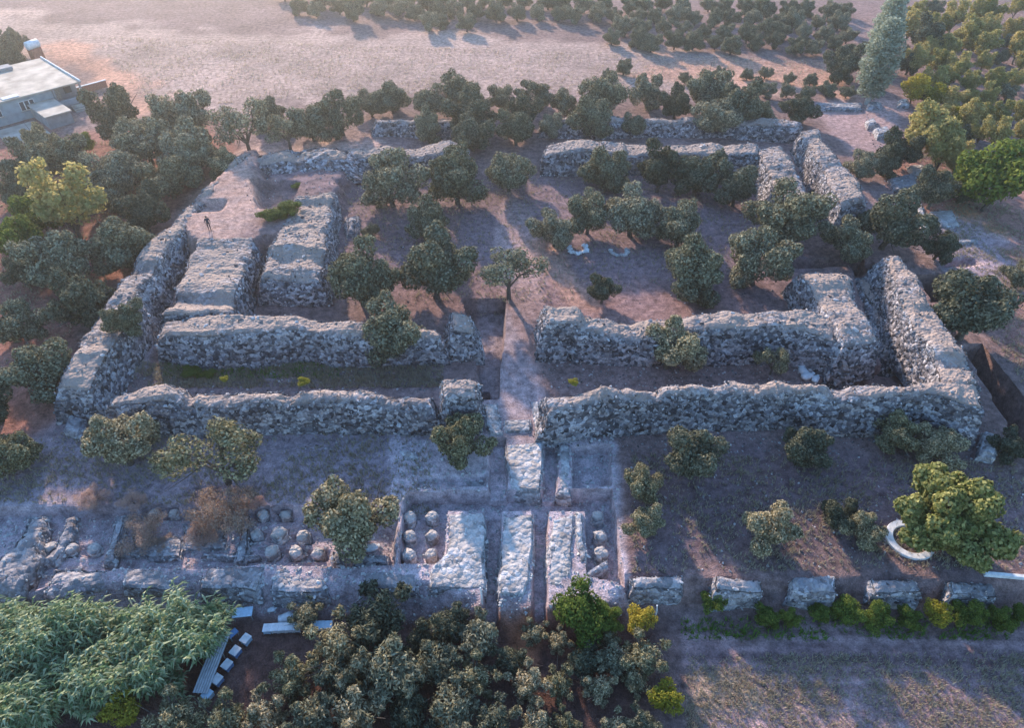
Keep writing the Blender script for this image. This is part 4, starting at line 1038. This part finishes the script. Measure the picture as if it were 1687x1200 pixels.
# ------------------------------------------------------------------ ground litter
def scatter(poly_px, n, seed, z=0):
    poly = P(poly_px, z); r = np.random.default_rng(seed); lo, hi = poly.min(0), poly.max(0)
    p = r.uniform(lo, hi, (n*3, 2)); p = p[sdist(p[:, 0], p[:, 1], poly) > 0][:n]
    return p, ground_z(p[:, 0], p[:, 1]), r
def pebbles(name, label, polys, n, seed, size, mat):
    PP = []; 
    for i, q in enumerate(polys):
        p, g, r = scatter(q, n, seed+i); PP.append(np.column_stack([p, g]))
    pos = np.concatenate(PP); r = np.random.default_rng(seed)
    s = r.uniform(0, 1, len(pos))**3*(size[1]-size[0])+size[0]
    o = rocks_joined(name, pos, s, M[mat]); tag(o, label, 'stones', kind='stuff')
pebbles('loose_stones', 'loose stones strewn through the excavation strip and trenches', [[(-60,840),(650,838),(650,990),(-60,1000)], [(650,730),(1010,720),(1035,1010),(640,1010)]], 3500, 41, (.04,.24), 'pale_stone')
pebbles('scattered_stones', 'scattered small stones over courtyard, corridors and wall feet', [[(180,590),(730,590),(720,650),(170,650)], [(890,590),(1460,590),(1460,640),(890,640)], [(90,690),(800,690),(800,740),(90,760)], [(900,700),(1640,710),(1640,760),(900,740)], [(400,250),(620,250),(600,330),(420,380)], [(1420,180),(1600,330),(1620,480),(1480,400)], [(560,300),(1260,290),(1320,440),(1250,500),(900,500),(560,500)], [(1040,760),(1687,770),(1687,940),(1040,945)]], 900, 51, (.04,.2), 'stone')

def tufts(name, label, polys, n, seed, hh, mat, z=0, k=6):
    PP = []
    for i, q in enumerate(polys):
        p, g, r = scatter(q, n, seed+i, z); PP.append(np.column_stack([p, g]))
    pos = np.concatenate(PP); r = np.random.default_rng(seed+77)
    keep = fbm2(pos[:, 0]/2.5, pos[:, 1]/2.5, seed, 3) > r.uniform(-.5, .25, len(pos)); pos = pos[keep]
    m = len(pos)
    b = np.repeat(pos, k, 0)+np.column_stack([r.normal(size=(m*k, 2))*.06, np.full(m*k, -.03)])
    a = r.uniform(0, 6.28, m*k); d = np.column_stack([np.cos(a), np.sin(a), np.zeros(m*k)]); s = np.column_stack([-d[:, 1], d[:, 0], d[:, 2]])
    h = r.uniform(*hh, m*k)[:, None]
    V = np.stack([b-s*h*.12, b+s*h*.12, b+d*h*r.uniform(.2, .8, (m*k, 1))+np.array((0, 0, 1))*h], 1).reshape(-1, 3)
    o = link(name, mesh_np(name, V, np.arange(m*k*3).reshape(-1, 3)), M[mat])
    tag(o, label, 'grass', kind='stuff')
tufts('dry_grass', 'dry straw-coloured grass in the near right field', [[(1130,1080),(1760,1075),(1760,1260),(1130,1260)]], 9000, 61, (.10,.30), 'straw', LOW)
tufts('straw_stubble', 'pale stubble and dry weeds in the far field', [[(150,60),(1380,100),(1380,150),(620,155),(250,180)]], 9000, 71, (.12,.4), 'straw')
tufts('dry_weeds', 'dry weeds in the courtyard, corridors and left grove', [[(560,300),(1250,290),(1300,440),(900,500),(560,500)], [(200,600),(730,600),(730,640),(180,640)], [(1040,750),(1687,760),(1687,940),(1040,945)], [(0,250),(330,220),(160,500),(0,680)], [(1500,220),(1687,350),(1687,640),(1560,450)], [(-60,760),(150,700),(700,705),(720,830),(-60,830)]], 5000, 81, (.12,.38), 'straw')
tufts('green_weeds', 'low green weeds at the near field edge and wall feet', [[(1130,1000),(1687,1000),(1687,1035),(1130,1035)], [(270,595),(560,595),(560,625),(270,625)]], 900, 91, (.12,.4), 'weed')

# ------------------------------------------------------------------ white rings, kerb, beam, sacks, branch, posts
def ring_stones(px, py, rad, n, a0, a1, label, mat):
    p = at(px, py, 0.15); g = gz(*p)
    root = empty('stone_ring', (p[0], p[1], g))
    for k in range(n):
        a = a0+(a1-a0)*k/(n-1)
        o = bpy.data.objects.new('stone', rock_data(k % 10, M[mat])); COL.objects.link(o); o.parent = root
        rr = rad+rng.uniform(-.12, .12); o.location = (rr*math.cos(a), rr*math.sin(a), rng.uniform(.1, .2)); s = rng.uniform(.28, .42)
        o.scale = (s, s*.95, s*.9); o.rotation_euler = (0, 0, a+rng.uniform(-.4, .4))
    tag(root, label, 'stone ring', 'whitewashed stone rings')
ring_stones(952,408,1.05,22,math.radians(150),math.radians(400),'brighter ring of whitewashed stones on the courtyard floor','white_stone')
ring_stones(1020,413,0.95,18,math.radians(170),math.radians(385),'duller ring of mixed white stones right of the brighter ring','pale_stone')

def kerb():
    p = at(1500, 889, LOW*0+0.15); g = gz(*p); root = empty('curved_kerb', (p[0], p[1], g))
    n = 13; a0, a1 = math.radians(52), math.radians(318)
    for k in range(n):
        s0 = a0+(a1-a0)*k/n+.002; s1 = a0+(a1-a0)*(k+1)/n-.002; V = []; F = []; m = 4
        for i in range(m+1):
            a = s0+(s1-s0)*i/m
            for rr, z in ((1.2,-.2),(1.2,.14),(1.24,.17),(1.69,.17),(1.73,.14),(1.73,-.2)):
                V.append((rr*math.cos(a), rr*math.sin(a), z))
        for i in range(m):
            for j in range(5): F.append((i*6+j, i*6+j+1, i*6+7+j, i*6+6+j))
        F.append((0,1,2,3,4,5)); F.append(tuple(m*6+j for j in (5,4,3,2,1,0)))
        mb = MB(); mb.add(V, F); mb.build('kerb_segment', M['white_lime'], root)
    tag(root, 'white curved masonry kerb in a C shape under the fig tree', 'kerb')
kerb()

def beam():
    a = at(1621, 946, 0.2); b = at(1700, 953, 0.2); d = b-a; L = float(np.linalg.norm(d)); g = gz(*a)
    mb = MB(); mb.box((L/2, 0, .17), (L, .28, .34), bev=.03)
    o = mb.build('concrete_beam', M['white_lime']); o.location = (a[0], a[1], g); o.rotation_euler = (0, 0, math.atan2(d[1], d[0]))
    tag(o, 'long pale concrete beam lying at the right edge', 'beam')
beam()

def sack(px, py, z, s, label, mat='white', rot=0.0):
    p = at(px, py, z)
    b = bmesh.new(); bmesh.ops.create_icosphere(b, subdivisions=2, radius=1)
    for v in b.verts:
        x, y, zz = v.co
        v.co = Vector((math.copysign(abs(x)**.6, x)*.5, math.copysign(abs(y)**.7, y)*.32, math.copysign(abs(zz)**.7, zz)*.2+.18))+Vector((1,1,1))*random.uniform(-.03, .03)
    me = bpy.data.meshes.new('sack'); b.to_mesh(me); b.free()
    me.polygons.foreach_set('use_smooth', [True]*len(me.polygons))
    g = gz(*p)
    root = empty('filled_sack', (p[0], p[1], g if z < 1.2 else z-.2), rot); root.scale = (s, s, s)
    link('bag', me, M[mat], root)
    mb = MB(); mb.lathe([(.05,0),(.10,.08),(.13,.14)], 10, (.52,0,.16)); mb.build('tied_neck', M[mat], root)
    tag(root, label, 'sack')
sack(1322,602,.2,1.15,'white sack in the front corridor, farthest of the row',rot=1.2)
sack(1324,612,.2,1.25,'white sack in the front corridor, middle of the row',rot=1.9)
sack(1330,620,.2,1.3,'white sack in the front corridor, nearest the front wall',rot=.4)
sack(1344,624,.2,1.0,'small grey-white sack right of the row in the front corridor',rot=.9)
sack(613,905,-1.0,1.0,'white sack in the strip right of the tan olive',rot=.4)
sack(470,1019,LOW+.2,1.1,'white bag on the ground behind the row of white hives',rot=.3)
sack(495,1012,LOW+.2,.8,'pinkish white bag behind the row of white hives, right one',rot=1.3)
sack(447,1005,LOW+.2,.6,'small white bag near the terrace wall above the hives',rot=.3)

def branch():
    p = at(955, 590, 0.3); g = gz(*p); mb = MB()
    main = [(-2.0,1.6,2.9),(-1.4,1.0,1.9),(-.9,.5,1.1),(-.2,.1,.5),(.7,-.2,.2),(1.5,-.25,.12)]
    mb.tube(main, [.02,.035,.05,.065,.06,.03], 6)
    for a, b in ((1,(-1.7,.4,1.7)),(2,(-.4,1.0,1.5)),(3,(.2,.9,.9)),(3,(-.3,-.8,.15)),(4,(1.3,.5,.4)),(2,(-1.3,-.2,.6))):
        m = main[a]; mb.tube([m, tuple((np.array(m)+b)/2+(0,0,.1)), b], [.04,.028,.012], 5)
    o = mb.build('dead_branch', M['pale_bark']); o.location = (p[0], p[1], g)
    tag(o, 'bleached dead branch leaning on the inner front wall right of the path', 'branch')
branch()

def post(px, py, h, label, lean=0.0, z=LOW):
    p = at(px, py, z); g = gz(*p); mb = MB(); mb.tube([(0,0,-.3),(0,0,h*.5),(lean,0,h)], [.07,.065,.06], 6)
    o = mb.build('fence_post', M['white_lime']); o.location = (p[0], p[1], g); tag(o, label, 'post')
post(1079,1018,1.7,'pale upright post beside the yellow-green sapling',-.08)
post(795,1014,2.0,'thin pale upright standing for the pale edge of the left podium trench',-.05)  # made-up upright, added in place of the trench's pale edge

# ------------------------------------------------------------------ apiary
def hive(px, py, rz, label, body, lid, group, s=1.0, z=LOW):
    p = at(px, py, z+.5); g = gz(*p); root = empty('beehive', (p[0], p[1], g), rz); root.scale = (s, s, s)
    mb = MB()
    for sx in (-1, 1):
        for sy in (-1, 1): mb.box((sx*.2, sy*.2, .06), (.06, .06, .16))
    mb.build('stand', M['wood'], root)
    b = MB().box((0,0,.34), (.50,.56,.40), bev=.012).build('hive_box', M[body], root)
    MB().box((0,-.285,.18), (.3,.02,.03)).build('entrance', M['dark'], b)
    MB().box((0,0,.575), (.58,.64,.07), bev=.02).build('lid', M[lid], root)
    tag(root, label, 'beehive', group)
PA = math.radians(-28)
for x, y, lb, b_, l_ in [(405,1054,'hive with pinkish white lid, farthest of the slanting row','pale_blue','white'),(388,1074,'hive with white lid, second of the slanting row','blue','white'),(374,1096,'hive with pale blue lid, third of the slanting row','blue','white'),(358,1121,'hive with white lid, fourth of the slanting row','blue','white'),(342,1146,'pale blue hive at the near end of the slanting row','pale_blue','pale_blue')]:
    hive(x, y, PA, lb, b_, l_, 'hives in the slanting row', 1.02)
for i, x in enumerate((440,453,465,477,489)):
    hive(x, 1036-i*.8, .05, 'white hive in the tight straight row, %s' % ['left end','second from left','middle','fourth from left','right end'][i], 'white' if i else 'pale_blue', 'white', 'hives in the straight row', .95)
for i, x in enumerate((515,528,541)):
    hive(x, 1030, .05, 'grey-white hive beyond the tan olive, %s' % ['left of three','middle of three','right of three'][i], 'white', 'pale_blue', 'hives beyond the tan olive', .95)
def canopy():
    a = at(369, 1043, LOW+.75); b = at(330, 1142, LOW+.75); d = b-a; L = float(np.linalg.norm(d)); g = gz(*((a+b)/2))
    root = empty('hive_shelter', (a[0], a[1], g), math.atan2(d[1], d[0]))
    n = 5
    for k in range(n):
        V = []; F = []; x0 = L*k/n+.01; x1 = L*(k+1)/n+.05; m = 24
        for i in range(m+1):
            y = -.5+1.0*i/m; zz = .78+.018*math.sin(i*math.pi/2)+(.012 if k % 2 else 0)
            V += [(x0, y, zz), (x1, y, zz), (x0, y, zz-.012), (x1, y, zz-.012)]
        for i in range(m):
            q = i*4; F += [(q, q+1, q+5, q+4), (q+2, q+6, q+7, q+3), (q, q+4, q+6, q+2), (q+1, q+3, q+7, q+5)]
        mb = MB(); mb.add(V, F); mb.build('roof_sheet', M['tin'], root)
    for k in range(4):
        for sy in (-.42, .42): MB().box((.2+(L-.4)*k/3, sy, .36), (.07,.07,.8)).build('post', M['wood'], root)
    for sy in (-.42, .42): MB().box((L/2, sy, .735), (L-.1,.05,.05)).build('rail', M['wood'], root)
    tag(root, 'long narrow grey sheet roof on posts beside the slanting hives', 'shelter')
canopy()
def table(px, py, rz, label, w, d, h, mat):
    p = at(px, py, LOW+h); g = gz(*p); root = empty('field_table', (p[0], p[1], g), rz)
    MB().box((0,0,h), (w,d,.05), bev=.01).build('table_top', M[mat], root)
    for sx in (-1, 1):
        for sy in (-1, 1): MB().box((sx*(w/2-.08), sy*(d/2-.08), h/2-.03), (.06,.06,h)).build('leg', M['wood'], root)
    tag(root, label, 'table')
table(400,1010,.12,'pale blue table top on legs above the slanting hives',1.35,.75,.7,'pale_blue')
table(383,1044,.9,'small blue table beside the far end of the sheet roof',.7,.45,.5,'blue')
table(396,982,.1,'light blue board under the smooth terrace block',.7,.3,.25,'pale_blue')

# ------------------------------------------------------------------ house
def house():
    hz = 3.6
    Pp = at(133, 133, hz); Q = at(10, 165, hz); u = (Q-Pp); u /= np.linalg.norm(u)
    K = at(94, 88, hz); D = float(np.linalg.norm(K-Pp)); v = (K-Pp)/D
    # square up
    v = np.array((u[1], -u[0])); v = v if np.dot(v, K-Pp) > 0 else -v
    D = float(np.dot(K-Pp, v)); L = 20.0
    root = empty('village_house', (Pp[0], Pp[1], 0), math.atan2(u[1], u[0]))
    sg = 1 if (u[0]*v[1]-u[1]*v[0]) > 0 else -1          # local +y points to the back when sg = 1
    def bx(name, x0, x1, y0, y1, z0, z1, mat, par=root, bev=.02):
        mb = MB(); mb.box(((x0+x1)/2, sg*(y0+y1)/2, (z0+z1)/2), (x1-x0, y1-y0, z1-z0), bev=bev); return mb.build(name, M[mat], par)
    bx('wall', 4.6, L, 0.5, D-.3, -.3, 3.3, 'blue_wash')
    bx('side_wall', .35, 4.6, 2.6, D-.31, -.3, 3.3, 'grey_wash')
    rf = bx('roof', 0, L+.5, 0, D, 3.3, 3.55, 'concrete')
    bx('parapet', 0.02, .22, .02, D-.02, 3.55, 3.82, 'white_lime', rf)
    bx('stair_head', 5.5, 8.2, D-2.6, D-.6, 3.55, 4.0, 'grey_wash', rf)
    bx('roof_annex', 11.5, 16, 2.5, 7.5, 3.55, 4.6, 'grey_wash', rf)
    bx('roof_annex_top', 11.3, 16.2, 6.0, 7.7, 4.6, 4.9, 'brick', rf)
    bx('roof_patch', 9.2, 11.6, .4, 1.6, 3.552, 3.66, 'white_lime', rf)
    # windows with three leaves
    for x0, w, n in ((7.6, 2.2, 3), (12.5, 1.2, 2)):
        wd = bx('window', x0, x0+w, .42, .56, 1.3, 2.75, 'white', bev=.01)
        for i in range(n):
            pw = w/n; bx('pane', x0+i*pw+.08, x0+(i+1)*pw-.08, .39, .43, 1.38, 2.67, 'glass', wd, 0)
        bx('sill', x0-.1, x0+w+.1, .32, .52, 1.2, 1.3, 'concrete', wd, .01)
    dr = bx('door', 3.0, 4.0, 2.52, 2.62, .9, 2.95, 'wood', bev=.01)
    bx('handle', 3.1, 3.16, 2.46, 2.52, 1.85, 1.98, 'tin', dr, 0)
    bx('window', 1.2, 2.3, 2.53, 2.62, 1.5, 2.7, 'glass', bev=.01)
    # raised porch
    bx('porch_floor', .2, 4.6, -1.0, 2.6, -.3, .9, 'grey_wash')
    bx('porch_parapet', -.05, 4.5, -1.15, -.95, .9, 1.75, 'blue_wash')
    bx('porch_parapet', -.07, .15, -.95, 2.4, .9, 1.78, 'white_lime')
    bx('porch_column', .25, .5, .1, .35, .9, 3.3, 'grey_wash')
    bx('porch_column', 4.3, 4.55, .1, .35, .9, 3.3, 'grey_wash')
    for i in range(4): bx('step', .4, 3.2, -1.15-.42*(i+1), -1.15-.42*i+.01, -.3, .72-.2*i, 'concrete')
    # low outhouse with flat concrete roof in front
    an = bx('outhouse', 5.0, 8.6, -6.6, .45, -.3, 1.9, 'grey_wash')
    bx('outhouse_roof', 4.8, 8.8, -6.9, .43, 1.9, 2.08, 'concrete', an)
    tag(root, 'flat-roofed pale blue village house with porch and low outhouse at the upper left', 'house')
    # yard and low walls
    def world_pt(x, y): return Pp+u*x+v*y
    def thing(name, label, cat, parts):
        r2 = empty(name, tuple(root.location), root.rotation_euler.z)
        for nm, a, m in parts: bx(nm, *a, m, r2)
        tag(r2, label, cat)
    thing('concrete_yard', 'pale concrete yard pad in front of the house', 'pavement', [('slab', (9.2, 15.0, -8.8, -1.2, -.3, .14), 'concrete'), ('slab', (8.9, 11.0, -10.6, -8.84, -.3, .10), 'concrete')])
    thing('garden_wall', 'low brick and pale wall running from the house into the field edge', 'wall', [('wall', (-5.2, .15, 5.0, 5.3, -.3, 1.1), 'brick'), ('coping', (-5.3, .13, 4.95, 5.35, 1.1, 1.2), 'white_lime')])
    # tank on a stand behind
    tp = at(53, 73, 4.6); r3 = empty('water_tank', (tp[0], tp[1], 0), root.rotation_euler.z+.3)
    mb = MB(); mb.tube([(-1.15,0,4.6),(-1.05,0,4.6),(1.05,0,4.6),(1.15,0,4.6)], [.5,.72,.72,.5], 16); mb.build('tank', M['white'], r3, True)
    mb = MB(); mb.box((0,0,1.9), (1.9,1.3,4.2)); mb.build('brick_stand', M['brick'], r3)
    tag(r3, 'white water tank on a brick stand behind the house roof', 'water tank')
house()

# ------------------------------------------------------------------ person
def person():
    p = at(346, 379, 2.8); g = gz(*p)
    b = bmesh.new(); sk = b.verts.layers.skin.verify(); vs = {}
    def vtx(n, co, r):
        v = b.verts.new(co); v[sk].radius = (r, r) if not isinstance(r, tuple) else r; vs[n] = v; return v
    vtx('pel', (0,0,.95), (.16,.12)); vs['pel'][sk].use_root = True
    vtx('waist', (0,.01,1.12), (.15,.11)); vtx('chest', (0,.0,1.33), (.18,.12)); vtx('neckb', (0,-.02,1.48), .07); vtx('neck', (0,-.04,1.54), .055)
    vtx('chin', (0,-.07,1.59), (.07,.08)); vtx('head', (0,-.06,1.68), (.085,.10)); vtx('crown', (0,-.05,1.76), (.06,.07)); vtx('nose', (0,-.17,1.66), .016)
    for a, c in (('pel','waist'),('waist','chest'),('chest','neckb'),('neckb','neck'),('neck','chin'),('chin','head'),('head','crown'),('head','nose')): b.edges.new((vs[a], vs[c]))
    for s, t in ((-1,'l'),(1,'r')):
        vtx('ear'+t, (s*.10,-.05,1.66), .018); b.edges.new((vs['head'], vs['ear'+t]))
        st = .14 if s > 0 else -.12
        vtx('sh'+t, (s*.19,0,1.43), .075); vtx('el'+t, (s*.27,.05-.04*s,1.14), .052); vtx('wr'+t, (s*.26,-.10-.05*s,.92), .036); vtx('pa'+t, (s*.26,-.13-.05*s,.84), (.040,.022))
        vtx('hip'+t, (s*.10,0,.90), .10); vtx('kn'+t, (s*.11,-.06-st*.3,.50), .065); vtx('an'+t, (s*.11,.02-st,.09), .045); vtx('toe'+t, (s*.13,-.17-st,.03), (.045,.03))
        for a, c in (('chest','sh'),('sh','el'),('el','wr'),('wr','pa'),('pel','hip'),('hip','kn'),('kn','an'),('an','toe')):
            A = vs[a] if a in ('chest','pel') else vs[a+t]; b.edges.new((A, vs[c+t]))
        pc = Vector(vs['pa'+t].co)
        for i, (dx, ln) in enumerate(((-.028,.075),(-.009,.085),(.010,.08),(.028,.062))):
            f1 = vtx('f%d%s' % (i,t), pc+Vector((dx,-.01,-ln*.55)), .0095); f2 = vtx('g%d%s' % (i,t), pc+Vector((dx,-.035,-ln)), .008)
            b.edges.new((vs['pa'+t], f1)); b.edges.new((f1, f2))
        th = vtx('th'+t, pc+Vector((-s*.045,-.03,.0)), .011); t2 = vtx('tk'+t, pc+Vector((-s*.055,-.05,-.035)), .009)
        b.edges.new((vs['pa'+t], th)); b.edges.new((th, t2))
    me = bpy.data.meshes.new('body'); b.to_mesh(me); b.free()
    tmp = bpy.data.objects.new('body_tmp', me); COL.objects.link(tmp)
    tmp.modifiers.new('skin', 'SKIN'); sb = tmp.modifiers.new('sub', 'SUBSURF'); sb.levels = 1; sb.render_levels = 1
    dg = bpy.context.evaluated_depsgraph_get(); dg.update()
    nm = bpy.data.meshes.new_from_object(tmp.evaluated_get(dg)); nm.name = 'body'
    bpy.data.objects.remove(tmp)
    nm.materials.clear()
    for k in ('jacket', 'trousers', 'skin', 'hair'): nm.materials.append(M[k])
    for f in nm.polygons:
        c = f.center
        f.material_index = 2 if (c.z > 1.51 or (abs(c.x) > .2 and c.z < .92 and c.z > .6)) else (1 if c.z < .98 else 0)
        if c.z < .07: f.material_index = 3
        f.use_smooth = True
    root = empty('person', (p[0], p[1], g), math.radians(25)); 
    link('body', nm, None, root)
    hb = bmesh.new(); bmesh.ops.create_icosphere(hb, subdivisions=2, radius=.112)
    for v in hb.verts:
        v.co.y *= 1.15
        if v.co.z < -.02: v.co.z = -.02+(v.co.z+.02)*(.9 if v.co.y > 0 else .1)
        v.co += Vector((0,-.04,1.71))
    hm = bpy.data.meshes.new('hair'); hb.to_mesh(hm); hb.free(); link('hair', hm, M['hair'], root)
    for s in (-1, 1):
        e = MB(); e.lathe([(.006,-.006),(.011,0),(.006,.006)], 8, (s*.034,-.158,1.685)); e.build('eye', M['dark'], root)
    MB().box((0,-.15,1.61), (.05,.012,.012)).build('mouth', M['brick'], root)
    tag(root, 'person in dark jacket and trousers walking on the filled corner of the ruin', 'person')
person()

# ------------------------------------------------------------------ haze
def haze():
    mb = MB(); mb.box((0, 250, 24), (1300, 1120, 56)); o = mb.build('haze', None)
    m = bpy.data.materials.new('air'); m.use_nodes = True; n = m.node_tree.nodes; n.remove(n['Principled BSDF'])
    v = n.new('ShaderNodeVolumePrincipled'); v.inputs['Color'].default_value = (0.98, 0.97, 0.94, 1); v.inputs['Density'].default_value = 0.00054; v.inputs['Anisotropy'].default_value = 0.75
    m.node_tree.links.new(v.outputs[0], n['Material Output'].inputs['Volume'])
    o.data.materials.append(m); o['kind'] = 'stuff'
haze()
print('objects', len(bpy.data.objects), 'orchard', n_o)
